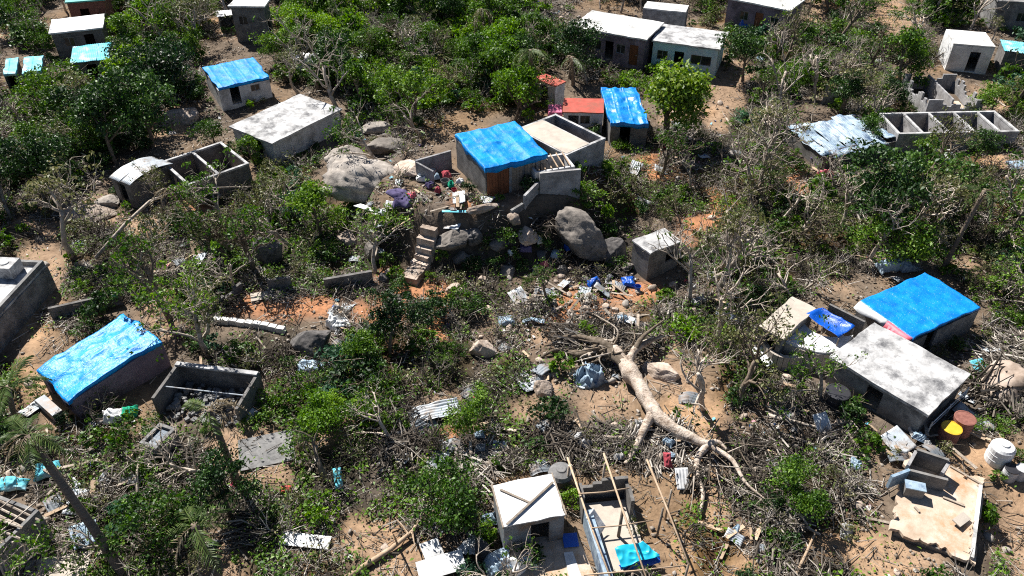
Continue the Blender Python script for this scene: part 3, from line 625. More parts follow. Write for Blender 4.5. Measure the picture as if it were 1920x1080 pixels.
for k, (mt, u0, u1) in enumerate((('tarpwhite', .45, .98), ('tarpred', .02, .47))):
    q = []
    for u in np.linspace(u0, u1, 8):
        r0 = Vector(f.out(-f.w/2, 0, 0)); q.append([f.out(-f.w/2 - .35 - .1*math.sin(u*9), -f.d/2 + f.d*u, 1.6 + .05*math.sin(u*13)), f.out(-f.w/2-.12, -f.d/2 + f.d*u, 1.87), f.out(-f.w/2+.05, -f.d/2 + f.d*u, 1.9)])
    o0 = f.out(-f.w/2-.3, 0, 0)
    P = np.array([[tuple(p - o0) for p in row] for row in q])
    MB().grid(P, .01).build('plastic_sheet', MT[mt], None, True, o0)
    tag(bpy.context.scene.objects[-1] if False else COL.objects[-1], ['white plastic edge sheet along the upper left rim of large blue tarp', 'faded red plastic edge sheet at the left corner of large blue tarp'][k], 'plastic sheet')
house('flat_roof_house', 'small room with smooth beige slab roof left of curved white terrace', [(1431, 618), (1480, 553), (1523, 580), (1471, 640)], 1.9, MT['concrete'], 'slab', MT['beige'], over=.12, ops=[hole('f', .5)], seed=33, rth=.1)
lm('beige slab roof', 1477, 597)
def quad_sheet(name, label, cat, px, zs, mat, nx=16, ny=12, amp=.06, seed=1, th=.012, sag=0., mattag=None, post=True):
    C = [W(x, y, z) for (x, y), z in zip(px, zs)]; o = sum(C, Vector())/4; o.z = T(o.x, o.y)
    C = [np.array(c - o) for c in C]
    S, Tt = np.meshgrid(np.linspace(0, 1, nx+1), np.linspace(0, 1, ny+1), indexing='ij'); S = S[..., None]; Tt = Tt[..., None]
    P = (C[0]*(1-S)*(1-Tt) + C[1]*S*(1-Tt) + C[2]*S*Tt + C[3]*(1-S)*Tt)
    q = P*1.3 + seed*7.7
    P[..., 2] += amp*(fbm(q, 3)*.6 + .4*(1 - 2*np.abs(vnoise(q*2.7)))) - sag*(4*S*(1-S)*4*Tt*(1-Tt))[..., 0]
    P[..., 0] += .08*vnoise(q+3); P[..., 1] += .08*vnoise(q+13)
    n_ = np.cross(C[1]-C[0], C[3]-C[0])[2]
    if n_ < 0: P = P[::-1]
    if not post:
        ob = MB().grid(P, th).build(name, mat, None, True, o); return tag(ob, label, cat)
    e = empty(name, o, label, cat)
    MB().grid(P, th).build('sheet', mat, e, True)
    for c in C:
        MB().tube([(c[0]*.97, c[1]*.97, -.3), (c[0]*.97, c[1]*.97, c[2]-.06)], .04, 6).build('post', MT['wood'], e)
    return e
def arc(p, q, bulge, n_): 
    m_ = (p+q)/2; t_ = (q-p); nn_ = Vector((t_.y, -t_.x, 0)).normalized(); return [p.lerp(q, k/n_) + nn_*bulge*math.sin(math.pi*k/n_) for k in range(n_+1)]
out_ = arc(W(1474, 640, 1.3), W(1600, 628, 1.3), 1.15, 14); inn_ = arc(W(1503, 601, 1.3), W(1578, 632, 1.3), .55, 14); o0 = W(1530, 640, 0)
e = empty('curved_terrace', (o0.x, o0.y, 0), 'curved white terrace floor wrapped round the small blue tarp', 'terrace'); P = np.array([[tuple(a_ - Vector((o0.x, o0.y, 0))), tuple(b_ - Vector((o0.x, o0.y, 0)))] for a_, b_ in zip(out_, inn_)])
P = np.stack([P[:, 0]*(1-k/6) + P[:, 1]*k/6 for k in range(7)], 1); P[..., 2] += .02*fbm(P*2, 3); MB().grid(P, .14).build('floor', MT['tarpwhite'], e)
for k in range(14): a_, b_ = out_[k], out_[k+1]; wall(e, MT['beige'], (a_.x-o0.x, a_.y-o0.y), (b_.x-o0.x, b_.y-o0.y), 1.17, 1.17, .14)
quad_sheet('canopy', 'small deep blue tarp canopy behind the curved white terrace', 'canopy', [(1512, 590), (1543, 577), (1603, 613), (1574, 634)], (1.9, 2.0, 2.0, 1.9), MT['tarpdeep'], amp=.14, sag=.3, seed=3)
a = W(1556, 570, 1.9); b_ = W(1622, 603, 1.9)
e = empty('yard_wall', (a.x, a.y, 0), 'grey block wall behind the small deep blue canopy', 'wall'); wall(e, MT['block'], (0, 0), (b_.x-a.x, b_.y-a.y), 1.9, 1.9, .15)
a = W(1431, 634, .9); b_ = W(1505, 668, .9)
e = empty('garden_wall', (a.x, a.y, 0), 'curved beige garden wall in front of the beige slab', 'wall')
pts = arc(a, b_, .75, 9)
for p, q in zip(pts[:-1], pts[1:]): wall(e, MT['beige'], (p.x-a.x, p.y-a.y), (q.x-a.x, q.y-a.y), .9, .9, .22)
quad_sheet('plastic_sheet', 'crumpled white plastic sheet in front of the curved beige wall', 'plastic sheet', [(1410, 660), (1422, 640), (1470, 668), (1440, 688)], (.3, .7, .6, .2), MT['tarpwhite'], amp=.12, seed=4, post=False)

# ------------------------------------------------------------------ left hand houses
e, f = house('tarp_house', 'house under glossy cyan blue tarp with white sheen, left side', [(69, 689), (238, 583), (302, 640), (129, 745)], 1.8, MT['purple'], 'tarp', MT['tarpmatte'], sx=0, sy=.06, ops=[hole('f', .35, 1.2), hole('f', .7)], seed=35, amp=.10, sag=.05, skirt=.25, edge=.25, curl=.35)
MB().box((0, -f.d/2-.6, .3), (f.w*.5, .5, .5)).build('bench', MT['tindark'], e)
lm('left cyan tarp house', 185, 665); TARPF = [(f, 1.8, .02, .03, 'left cyan tarp')]
e, f = house('flat_roof_house', 'big grey building with long blank wall cut by the left edge', [(-120, 478), (46, 512), (-70, 705), (-265, 662)], 1.8, MT['concrete'], 'slab', MT['roofgrey'], over=.05, seed=36, ops=[])
MB().box((f.w/2-.12, 0, 2.1), (.2, f.d-.1, .34)).build('parapet', MT['concrete'], e); MB().box((-.12, f.d/2-.12, 2.08), (f.w-.3, .2, .3)).build('parapet', MT['concrete'], e)
lm('big grey building at the left edge', 15, 570)
q = W(14, 505, 2.1)
o = MB().box((0, 0, .38), (1.25, 1.1, .76)).build('roof_tank', MT['roofgrey'], None, False, (q.x, q.y, f.z+1.96), f.a); tag(o, 'square concrete water tank on the left edge building roof', 'water tank')
MB().lathe([(.26, .0), (.26, .05), (.22, .07)], 16, (0, 0, .765)).build('lid', MT['roofwhite'], o)
e, f = roofless('yard_ruin', 'roofless block yard full of rubble right of the left tarp house', [(332, 671), (469, 708), (440, 780), (303, 738)], 1.4, MT['block'], (), beam=False, skip='f', floor=False)
MB().tube([(-f.w/2, -f.d*.1, 1.25), (f.w/2, -f.d*.05, 1.2)], .03, 5).build('pipe', MT['tin'], e); MB().tube([(f.w*.15, -f.d*.45, 0), (f.w*.15, -f.d*.08, 1.22)], .03, 5).build('pipe', MT['tin'], e)
MB().box((0, f.d/2-.1, 1.44), (f.w+.1, .26, .1)).build('beam', MT['roofgrey'], e)
mbr = MB(); rq = random.Random(9)
for k in range(150):
    sz_ = rq.uniform(.08, .3); x_, y_ = rq.uniform(-.46, .46)*f.w, rq.uniform(-.5, .42)*f.d; mbr.box((x_, y_, .05 + rq.uniform(0, .35)*(1-abs(y_)/f.d)), (sz_*rq.uniform(.7, 1.8), sz_, sz_*rq.uniform(.4, .9)), rq.uniform(0, 3), rq.uniform(.7, 1))
mbr.build('rubble', MT['concrete'], e)['kind'] = 'stuff'
lm('roofless rubble yard', 400, 720)
f = Frame([(270, 827), (296, 796), (327, 803), (289, 840)], 1.1); e = empty('wash_tank', f.loc, 'open concrete wash tank holding dark blue water', 'water tank', None, f.a)
w, d = f.w/2, f.d/2
for (p, q) in (((-w, -d), (w, -d)), ((w, d), (-w, d)), ((-w, d-.09), (-w, -d+.09)), ((w, -d+.09), (w, d-.09))):
    ex = .09 if abs(p[0]-q[0]) > .1 else 0; s = 1 if p[0] < q[0] else -1; wall(e, MT['concrete'], (p[0]-ex*s, p[1]), (q[0]+ex*s, q[1]), 1.1, 1.1, .16)
MB().box((0, 0, .5), (2*w-.17, 2*d-.17, .9)).build('water', MT['water'], e)
lm('wash tank', 297, 820)
e, f = house('collapsed_house', 'dark house with bare collapsed rafters at the bottom left corner', [(-75, 925), (86, 945), (2, 1012), (-165, 985)], 1.9, MT['concrete'], 'none', None, seed=38, ops=[hole('f', .5)])
for k in range(9):
    y = -f.d/2 + f.d*k/8; MB().tube([(-f.w/2-.3, y, 2.0 + random.uniform(-.1, .1)), (f.w/2+random.uniform(-.2, .5), y + random.uniform(-.3, .3), 1.95 + random.uniform(-.5, .1))], .05, 5).build('rafter', MT['barkdead'], e)
for k in range(4):
    x = -f.w/2 + f.w*(k+.5)/4; MB().tube([(x, -f.d/2-.2, 2.06), (x + random.uniform(-.4, .4), f.d/2+.3, 2.05)], .035, 5).build('batten', MT['barkdead'], e)
lm('collapsed rafters', 45, 950)

# ------------------------------------------------------------------ foreground shed, frame and slab
e, f = house('white_roof_shed', 'shed with bright white flat sheet roof, bottom centre', [(918, 912), (1037, 890), (1059, 969), (948, 988)], 2.0, MT['tindark'], 'slab', MT['white'], over=.12, ops=[hole('f', .6, .8)], seed=39, rth=.06)
for s in (-1, 1): MB().box((s*(f.w/2+.01), 0, 2.05), (.06, f.d+.05, .12)).build('fascia', MT['wood'], e)
lm('white roofed shed', 990, 940)
for k, (a, b_, za, zb, lab) in enumerate((((1037, 905), (950, 984), 2.12, 2.14, 'long dark plank lying across the white shed roof'), ((938, 917), (995, 942), 2.13, 2.15, 'short dark plank on the left of the white shed roof'))):
    p, q = W(*a, f.z+za), W(*b_, f.z+zb); c = (p+q)/2
    o = MB().box((0, 0, .03), ((q-p).length, .09, .05)).build('roof_plank', MT['wood'], None, False, (c.x, c.y, f.z + 2.075 + .055*(1-k)), math.atan2(q.y-p.y, q.x-p.x)); tag(o, lab, 'plank')
e = empty('floor_slab', G(1020, 1060), 'pale concrete yard floor in front of white shed', 'floor slab'); o0 = Vector(e.location)
def slab_px(px, z, th, mat, nm, e, o0):
    C = [W(x, y, z) - o0 for x, y in px]; V = [(c.x, c.y, c.z) for c in C] + [(c.x, c.y, c.z-th) for c in C]
    MB().add(V, [(0, 1, 2, 3), (7, 6, 5, 4)] + [((i+1) % 4, i, i+4, (i+1) % 4+4) for i in range(4)]).build(nm, mat, e)
slab_px([(965, 1130), (1135, 1130), (1082, 1000), (955, 1012)], .30, .8, MT['floor'], 'concrete', e, o0)
slab_px([(1078, 1130), (1108, 1130), (1074, 1034), (1057, 1036)], .345, .042, MT['white'], 'white_strip', e, o0)
e = empty('floor_slab', G(1180, 1010), 'worn concrete floor under the bare pole frame', 'floor slab'); o0 = Vector(e.location)
slab_px([(1132, 1075), (1215, 1070), (1185, 935), (1085, 945)], .26, .7, MT['beige'], 'concrete', e, o0)
# block stalls behind the pole frame
e, f = roofless('block_stall', 'low dark block stall without roof behind the pole frame', [(1087, 903), (1176, 893), (1186, 940), (1098, 952)], 1.3, MT['block'], (), beam=False, skip='f', jag=.4, floor=False)
# pole frame
pf0 = G(1180, 960); e = empty('pole_shelter', pf0, 'bare frame of long thin wooden poles and posts, bottom centre', 'pole frame')
def pole(a, b_, za, zb, r=.05, nm='pole', mt='woodpale'):
    p, q = W(*a, za) - pf0, W(*b_, zb) - pf0; m_ = (p+q)/2 + Vector((random.uniform(-.06, .06), random.uniform(-.06, .06), -.05))
    MB().tube([p, m_, q], [r, r*.92, r*.8], 7).build(nm, MT[mt], e, True)
pole((1064, 858), (1147, 1090), 1.9, 2.0); pole((1132, 850), (1216, 1095), 2.1, 2.2); pole((1213, 862), (1292, 1060), 2.1, 2.1)
pole((1085, 926), (1180, 915), 2.05, 2.05, .04); pole((1095, 1078), (1285, 1060), 2.2, 2.15, .035); pole((1110, 990), (1225, 975), 2.0, 2.0, .03)
for (px, py, zt, r) in ((1166, 957, 2.1, .07), (1242, 952, 2.05, .05), (1258, 918, 2.05, .045), (1133, 868, 2.1, .05), (1066, 872, 1.9, .06), (1290, 1056, 2.1, .05), (1185, 1075, 2.15, .06)):
    t_ = W(px, py, zt); MB().tube([Vector((t_.x, t_.y, T(t_.x, t_.y)-.3)) - pf0, Vector((t_.x + .03, t_.y, zt-.03)) - pf0], [r*1.1, r], 7).build('post', MT['wood'], e, True)
lm('bare pole frame', 1190, 960)
# long narrow wall clad in tin between the two yards
a = W(1102, 960, 1.0); b_ = W(1146, 1095, 1.0); e = empty('partition_wall', (a.x, a.y, 0), 'narrow leaning tin clad partition between the two foreground yards', 'wall')
wall(e, MT['tinblue'], (b_.x-a.x, b_.y-a.y), (0, 0), 1.0, 1.15, .34)
quad_sheet('tin_sheet', 'white sheet leaning on the tin clad partition', 'sheet', [(1100, 972), (1112, 955), (1136, 985), (1124, 1000)], (1.2, 1.3, .6, .5), MT['tarpwhite'], amp=.03, seed=5, post=False)
# cyan tarp spread over low heaps under the poles
quad_sheet('cyan_tarp', 'wrinkled cyan tarp spread on the floor under the bare poles', 'tarp', [(1152, 1031), (1203, 1013), (1236, 1042), (1165, 1066)], (.75, .85, .6, .5), MT['cyan'], 40, 36, .13, 41, post=False)
quad_sheet('blue_tarp', 'deep blue tarp edge hanging at the cyan tarp front', 'tarp', [(1160, 1060), (1236, 1040), (1238, 1056), (1166, 1074)], (.42, .5, .25, .2), MT['tarpdeep'], 24, 8, .15, 42, post=False)
lm('cyan tarp', 1195, 1040)
# big raised slab on the right with partition walls
SZ = .5
f = Frame([(1658, 988), (1712, 862), (1862, 893), (1807, 1045)], SZ, g=0.0); e = empty('raised_floor_slab', f.loc, 'raised bare concrete floor of a vanished house, lower right', 'floor slab', None, f.a)
n1, n2 = 60, 60; U, V = np.meshgrid(np.linspace(-f.w/2, f.w/2, n1+1), np.linspace(-f.d/2, f.d/2, n2+1), indexing='ij')
U2 = U - np.sign(U)*.35*np.clip(fbm(xyz(U*2.2, V*2.2, 3.), 4), -.2, 1)*smooth(.40, .5, np.abs(U)/f.w); V2 = V - np.sign(V)*.35*np.clip(fbm(xyz(U*2.2, V*2.2, 8.), 4), -.2, 1)*smooth(.40, .5, np.abs(V)/f.d)
MB().grid(xyz(U2, V2, SZ + .01*fbm(xyz(U, V, 1.), 3)), .16).build('slab', MT['floor'], e)
for s in (1,): wall(e, MT['block'], (s*(f.w/2-.2), -f.d/2+.25), (s*(f.w/2-.2), f.d/2-.25), SZ-.17, SZ-.17, .18, z0=-.6, name='foundation')
wall(e, MT['block'], (-f.w/2+.2, -f.d/2+.2), (f.w/2-.1, -f.d/2+.2), SZ-.17, SZ-.17, .18, z0=-.6, name='foundation'); wall(e, MT['block'], (-f.w/2+.25, -f.d/2+.3), (-f.w/2+.25, f.d/2-.25), SZ-.17, SZ-.17, .18, z0=-.6, name='foundation')
MB().box((f.w/2-.12, -f.d*.05, SZ+.09), (.14, f.d*.86, .15)).build('kerb', MT['roofwhite'], e)
slabF = f; lm('raised concrete floor', 1770, 950)
def stub(label, a, b_, h, mat, base=SZ, th=.14):
    p, q = W(*a, base+h), W(*b_, base+h); e = empty('partition_wall', (p.x, p.y, base), label, 'wall', 'partition walls left on the raised floor')
    wall(e, MT[mat], (0, 0), (q.x-p.x, q.y-p.y), h, h, th, z0=.005); return e
stub('tallest dark partition wall at the back of the raised floor', (1720, 842), (1780, 862), 1.0, 'block'); stub('short pale end wall left of the tallest partition', (1703, 872), (1718, 845), .9, 'blockpale'); stub('short pale end wall right of the tallest partition', (1767, 886), (1780, 866), .85, 'blockpale')
stub('long low dark partition wall across the raised floor', (1707, 881), (1778, 899), .8, 'block'); stub('blue painted partition wall at the left rim of raised floor', (1672, 893), (1706, 880), .8, 'tinblue')
f = Frame([(1697, 912), (1699, 904), (1735, 909), (1737, 917)], .6, g=SZ); e = empty('concrete_counter', f.loc, 'small counter with pale blue top on the raised floor', 'counter', None, f.a)
MB().box((0, 0, .28), (f.w-.06, max(.5, f.d)-.06, .55)).build('base', MT['block'], e); MB().box((0, 0, .585), (f.w, max(.5, f.d), .06)).build('top', MT['tinblue'], e)
f = Frame([(1787, 973), (1806, 956), (1822, 967), (1802, 988)], .3, g=SZ); e = empty('loose_panel', (f.c.x, f.c.y, SZ+.02), 'square beige loose panel propped on the raised floor', 'panel', None, f.a)
o = MB().box((0, 0, .03), (f.w, f.d, .05)).build('panel_board', MT['leafolive'] if False else MT['beige'], e); o.rotation_euler = (.12, .1, 0); o.location.z = .14
MB().box((f.w*.3, 0, .06), (.2, .3, .12)).build('prop_stone', MT['rocktan'], e)
for a, b_, lab in (((1768, 932), (1808, 948), 'short board lying in the middle of the raised floor'), ((1782, 874), (1842, 909), 'long thin bar lying at the back of the raised floor'), ((1715, 950), (1724, 960), 'small dark board near the counter shadow')):
    p, q = W(*a, SZ+.05), W(*b_, SZ+.05); c = (p+q)/2; o = MB().box((0, 0, .03), ((q-p).length, .1, .05)).build('board', MT['wood'], None, False, (c.x, c.y, SZ+.02), math.atan2(q.y-p.y, q.x-p.x)); tag(o, lab, 'board')

# ------------------------------------------------------------------ drums and tanks
def drum(label, px, r, h, mat, lid, cat='drum', nm='drum', top=None):
    q = Rf(*px, h); z = T(q.x, q.y)
    e = empty(nm, (q.x, q.y, z), label, cat)
    MB().lathe([(r*.96, -.1), (r, .02), (r, h*.33), (r*1.03, h*.34), (r, h*.36), (r, h*.66), (r*1.03, h*.67), (r, h*.69), (r, h-.03), (r*.97, h)], 24).build('body', MT[mat], e, False)
    MB().lathe([(r*1.02, h-.02), (r*1.02, h+.02), (r*.9, h+.03), (r*.88, h+.015)] if top is None else top, 24).build('lid', MT[lid], e)
    FOOT.append((q.x, q.y, 1, 0, r+.2, r+.2))
drum('drum with bright yellow lid in front of the white roofed house', (1785, 802), .47, .8, 'rust', 'yellow'); drum('rust brown drum behind the yellow lidded drum', (1810, 784), .5, 1.0, 'rust', 'rust')
drum('white plastic water tank by the right edge', (1882, 838), .55, .95, 'white', 'white', 'water tank', 'water_tank', [(.54, .93), (.45, 1.05), (.2, 1.12), (.2, 1.17), (.16, 1.18)])
drum('open pale bin with dark inside at the right edge', (1899, 879), .33, .6, 'plaster', 'blackplastic', 'bin', 'bin'); drum('second pale bin cut by the right edge', (1919, 878), .3, .6, 'plaster', 'plaster', 'bin', 'bin')
drum('dark domed water tank behind the white shed roof', (1052, 886), .62, .9, 'blackplastic', 'concrete', 'water tank', 'water_tank', [(.6, .88), (.5, 1.05), (.25, 1.15), (.22, 1.2), (.18, 1.21)])
drum('dark plastic barrel left of the white shed', (903, 1025), .3, .8, 'blackplastic', 'blackplastic', 'barrel', 'barrel')
drum('dark tank in shade left of the white roofed house', (1572, 735), .6, .9, 'blackplastic', 'blackplastic', 'water tank', 'water_tank')
lm('yellow lidded drum', 1785, 803); lm('white water tank', 1883, 848)

# ------------------------------------------------------------------ boulders
def ico(sub):
    import bmesh
    bm = bmesh.new(); bmesh.ops.create_icosphere(bm, subdivisions=sub, radius=1); bm.verts.ensure_lookup_table()
    V = np.array([v.co[:] for v in bm.verts]); F = np.array([[v.index for v in f.verts] for f in bm.faces]); bm.free(); return V, F
IV4, IF4 = ico(4); IV5, IF5 = ico(5); IV2, IF2 = ico(2)
def boulder_mesh(name, mat, size, seed, facets=7, sub=5):
    V, F = (IV5, IF5) if sub == 5 else (IV4, IF4) if sub == 4 else (IV2, IF2); rs = np.random.default_rng(seed)
    r = 1 + .16*fbm(V*1.3 + seed*5.1, 3); P = V*r[:, None]
    for k in range(facets):                          # broken faces: push in whatever lies beyond a cutting plane
        n_ = rs.normal(size=3); n_ /= np.linalg.norm(n_); dcut = rs.uniform(.5, .85); q = P@n_ - dcut; P = P - np.outer(np.clip(q, 0, None)*.96, n_)
    ck = np.abs(fbm(P*1.6 + seed*2.3, 3)); P = P*(1 + .045*fbm(P*5 + seed, 3)[:, None] - .07*np.clip(1 - ck/.06, 0, 1)[:, None]); P = P*np.array(size)
    return fast_mesh(name, P, F, mat, True)
def boulder(label, px, size, mat, seed, rz=0, sink=.38, tilt=(0, 0), facets=11):
    q = G(*px); z = T(q.x, q.y); o = link('boulder', boulder_mesh('boulder', MT[mat], size, seed, facets), None, (q.x, q.y, z + size[2]*(1-2*sink)), rot=(tilt[0], tilt[1], rz))
    FOOT.append((q.x, q.y, math.cos(rz), math.sin(rz), size[0]*.75, size[1]*.75)); return tag(o, label, 'boulder', 'boulders on the hillside')
boulder('largest pale boulder left of the hilltop yard wall', (685, 352), (3.3, 2.0, 1.5), 'rockpale', 1, -.25, .3, (.12, .1), 5)
boulder('smaller pale boulder touching the top of the largest pale one', (655, 312), (1.7, 1.2, 1.1), 'rockpale', 2, .1, .25, (0, 0), 4)
boulder('low pale boulder at the lower left of the largest one', (625, 358), (.9, .7, .5), 'rockpale', 3, .4)
boulder('flat tan boulder under the hilltop yard wall', (765, 325), (1.6, .9, .7), 'rocktan', 4, -.4)
boulder('boulder strewn with branches behind the largest pale one', (725, 283), (1.9, 1.2, .8), 'rock', 5, .2)
boulder('grey slab boulder at the top of the stone steps', (856, 454), (1.35, .9, .8), 'rock', 6, .3, .3)
boulder('round dark boulder under the grey slab boulder', (862, 490), (.65, .55, .55), 'rock', 7)
boulder('tall leaning boulder below the stepped grey wall', (1085, 470), (2.3, 1.3, 1.75), 'rock', 8, -.5, .2, (.2, .42), 10)
boulder('mossy boulder right of the tall leaning boulder', (1145, 488), (1.1, .9, 1.2), 'rockdark', 9, 0, .3, (0, 0), 12)
boulder('rounded brown boulder at the hill foot', (853, 552), (.62, .6, .6), 'rocktan', 10)
boulder('large dark rounded boulder above the blue plastic sheet', (585, 650), (1.35, 1.05, .95), 'rockdark', 11, .1, .25)
boulder('dark upright boulder in the left thicket', (508, 490), (1.1, .9, 1.3), 'rockdark', 12, 0, .25)
boulder('brown block boulder left of the rubble slope', (905, 662), (.8, .75, .9), 'rocktan', 13)
boulder('small brown boulder beside the fallen trunk', (1020, 735), (.55, .5, .65), 'rocktan', 14)
boulder('flat brown boulder right of the fallen trunk', (1242, 700), (1.3, .9, .5), 'rocktan', 15, -.2)
boulder('broad flat tan rock outcrop on the left slope', (165, 400), (2.4, 1.5, .6), 'rocktan', 16, .2, .3)
boulder('pale flat rock next to the tan outcrop', (205, 385), (1.1, .8, .45), 'rockpale', 17, .2, .3)
boulder('rock outcrop under the dark tree top left', (345, 225), (1.7, 1.2, .8), 'rocktan', 18, .2, .3)
boulder('pale rock behind the wide low building', (700, 245), (1.5, .9, .55), 'rockpale', 19, .1, .3)
boulder('flat grey rock in the rubble right of the steps', (905, 395), (1.2, .5, .35), 'rocktan', 20, .3, .3)
boulder('small round boulder at the foot of the steps', (735, 570), (.7, .6, .5), 'rock', 21)
for k, (bx, by, sz_) in enumerate(((885, 450, .75), (935, 462, .6), (990, 448, .8), (1015, 486, .55), (955, 512, .6), (905, 528, .45), (1055, 512, .5), (700, 478, .9), (655, 455, .8), (722, 528, .55), (1175, 505, .5), (965, 415, .7))):
    boulder(['dark', 'grey', 'brown'][k % 3] + ' rock on the hill face ' + ['just above the trash', 'under the stepped wall', 'near the hill foot', 'left of the steps', 'beside the leaning boulder', 'in deep shade', 'right of the trash', 'beyond the left thicket', 'among left shrubs', 'at the steps foot', 'beside the hut', 'below the wall end'][k], (bx, by), (sz_, sz_*.8, sz_*.75), ['rockdark', 'rock', 'rocktan'][k % 3], 600+k, k*.7, .3)
lm('largest pale boulder', 680, 325); lm('tall leaning boulder', 1085, 420); lm('large dark rounded boulder', 585, 632); lm('tan rock outcrop', 165, 390); lm('grey slab boulder', 838, 430)
# low whitewashed retaining wall made of blocks
a = G(402, 602); b_ = G(536, 622); e = empty('retaining_wall', a, 'low wall of whitewashed stones edging the orange terrace', 'wall'); NB = 9
for k in range(NB):
    q = a.lerp(b_, (k+.5)/NB) - a; L = (b_-a).length/NB; me = MB().box((0, 0, 0), (L*.96, .34, .42), 0, .88).mesh('stone', MT['roofwhite'])
    link('stone', me, e, (q.x, q.y + random.uniform(-.06, .06), T(a.x+q.x, a.y+q.y)-a.z+.12), math.atan2(b_.y-a.y, b_.x-a.x) + random.uniform(-.08, .08))
lm('whitewashed stone wall', 470, 610)
a = G(100, 600); b_ = G(232, 570); e = empty('garden_wall', a, 'dark low block wall behind the left cyan tarp house', 'wall'); wall(e, MT['block'], (0, 0), (b_.x-a.x, b_.y-a.y), .9, .9, .18)
for (pa, pb, h, lab) in (((405, 585), (455, 545), .7, 'dark stone bank wall at the left end of the orange terrace'), ((505, 545), (548, 540), .9, 'small grey board fence on the orange terrace'), ((610, 545), (700, 530), .9, 'dark dry stone wall at the back of the orange terrace')):
    a, b_ = G(*pa), G(*pb); e = empty('terrace_wall', a, lab, 'wall'); wall(e, MT['block'], (0, 0), (b_.x-a.x, b_.y-a.y), h, h, .2, jag=.3)
lm('orange dirt terrace', 560, 575)

# ------------------------------------------------------------------ plant prototypes
def leaves(C, Nn, size, aspect=.55, rs=rng):
    N = len(C); Nn = Nn/(np.linalg.norm(Nn, axis=1, keepdims=True)+1e-9)
    t = rs.normal(size=(N, 3)); t -= Nn*np.sum(t*Nn, 1, keepdims=True); t /= np.linalg.norm(t, axis=1, keepdims=True)+1e-9
    b = np.cross(Nn, t); L = size[:, None]; Wd = L*aspect
    droop = -.15*L*np.array([0, 0, 1.])
    V = np.stack([C - t*L*.5, C + b*Wd*.5 + Nn*L*.08, C + t*L*.5 + droop, C - b*Wd*.5 + Nn*L*.08], 1).reshape(-1, 3)
    return V, np.arange(4*N).reshape(N, 4)
def clump(rs, c, rad, n_, size, flat=.8):
    n_ = max(4, int(n_*.68)); size *= 1.14
    d = rs.normal(size=(n_, 3)); d /= np.linalg.norm(d, axis=1, keepdims=True); d[:, 2] = np.abs(d[:, 2])*.9 - .25
    r = rad*rs.uniform(.25, 1, n_)**.5
    n_ = n_; P = c + d*r[:, None]*np.array([1, 1, flat]) + .12*rad*rs.normal(size=(n_, 3)); Nn = .7*d + np.array([0, 0, .35]) + .75*rs.normal(size=(n_, 3))
    return P, Nn, size*rs.uniform(.6, 1.35, n_)
def branch_tree(rs, H, r0, levels=3, spread=.8, kids=(4, 4, 3), lean=.1, broken=0.0, curl=.25):
    mb = MB(); tips = []
    def grow(p, d, L, r, lev):
        m_ = 5 if lev == 0 else 4; pts = [p]; q = p.copy(); dd = d.copy()
        for k in range(m_):
            dd = (dd + Vector(rs.normal(size=3)*curl*(.6 if lev == 0 else 1)) + Vector((0, 0, .06))).normalized(); q = q + dd*(L/m_); pts.append(q.copy())
        rr = [r*(1 - (.45 if lev < levels else .8)*k/m_) for k in range(m_+1)]
        mb.tube(pts, rr, (8, 6, 4, 3, 3)[min(lev, 4)], cap=lev < 2)
        if lev >= levels: tips.append((pts[-1], dd)); return
        for k in range(kids[min(lev, len(kids)-1)]):
            if rs.random() < broken and lev > 0: continue
            s = rs.uniform(.45, 1) if lev else rs.uniform(.4, 1); i = min(m_-1, int(s*m_)); base = pts[i].lerp(pts[i+1], s*m_-i)
            side = Vector(rs.normal(size=3)); side -= side.dot(dd)*dd; side.normalize()
            nd = (dd*(1-spread*.5) + side*spread + Vector((0, 0, .15))).normalized()
            grow(base, nd, L*rs.uniform(.45, .75), max(.018, rr[i]*rs.uniform(.5, .7)), lev+1)
        tips.append((pts[-1], dd))
    grow(Vector((0, 0, -.25)), Vector((rs.normal()*lean, rs.normal()*lean, 1)).normalized(), H, r0, 0)
    return mb, tips
PROTO = {}
def fol(name, mat, lst, aspect=.55, rs=rng):
    C = np.concatenate([q[0] for q in lst]); Nn = np.concatenate([q[1] for q in lst]); S = np.concatenate([q[2] for q in lst])
    V, Q_ = leaves(C, Nn, S, aspect, rs); return fast_mesh(name, V, Q_, mat)
def make_shrub(seed, mat, h=1.6, r=1.1, ncl=16, per=62, size=.17, lo=.2):
    rs = np.random.default_rng(seed); L = []; st = MB()
    for k in range(ncl):
        a = rs.uniform(0, 2*np.pi); rr = r*math.sqrt(rs.uniform(0, 1))*.78; z = h*(lo + (.86-lo)*rs.uniform(.15, 1)*(1-.45*(rr/r)**2)); c = np.array([rr*math.cos(a), rr*math.sin(a), z])
        L.append(clump(rs, c, r*rs.uniform(.14, .46), int(per*rs.uniform(.4, 1.4)), size))
        if k % 3 == 0: st.tube([tuple(c), tuple(c + np.array([rs.normal()*.2, rs.normal()*.2, .2 + .35*rs.random()])), tuple(c + np.array([rs.normal()*.4, rs.normal()*.4, .5 + .5*rs.random()]))], [.016, .012, .006], 3, cap=False)
        if k < 10: st.tube([(rs.normal()*.08, rs.normal()*.08, -.15), tuple(c*np.array([.5, .5, .45])+rs.normal(size=3)*.06), tuple(c)], [.035, .024, .01], 4, cap=False)
    return st.mesh('stems', MT['bark']), fol('foliage', MT[mat], L, rs=rs), r, h
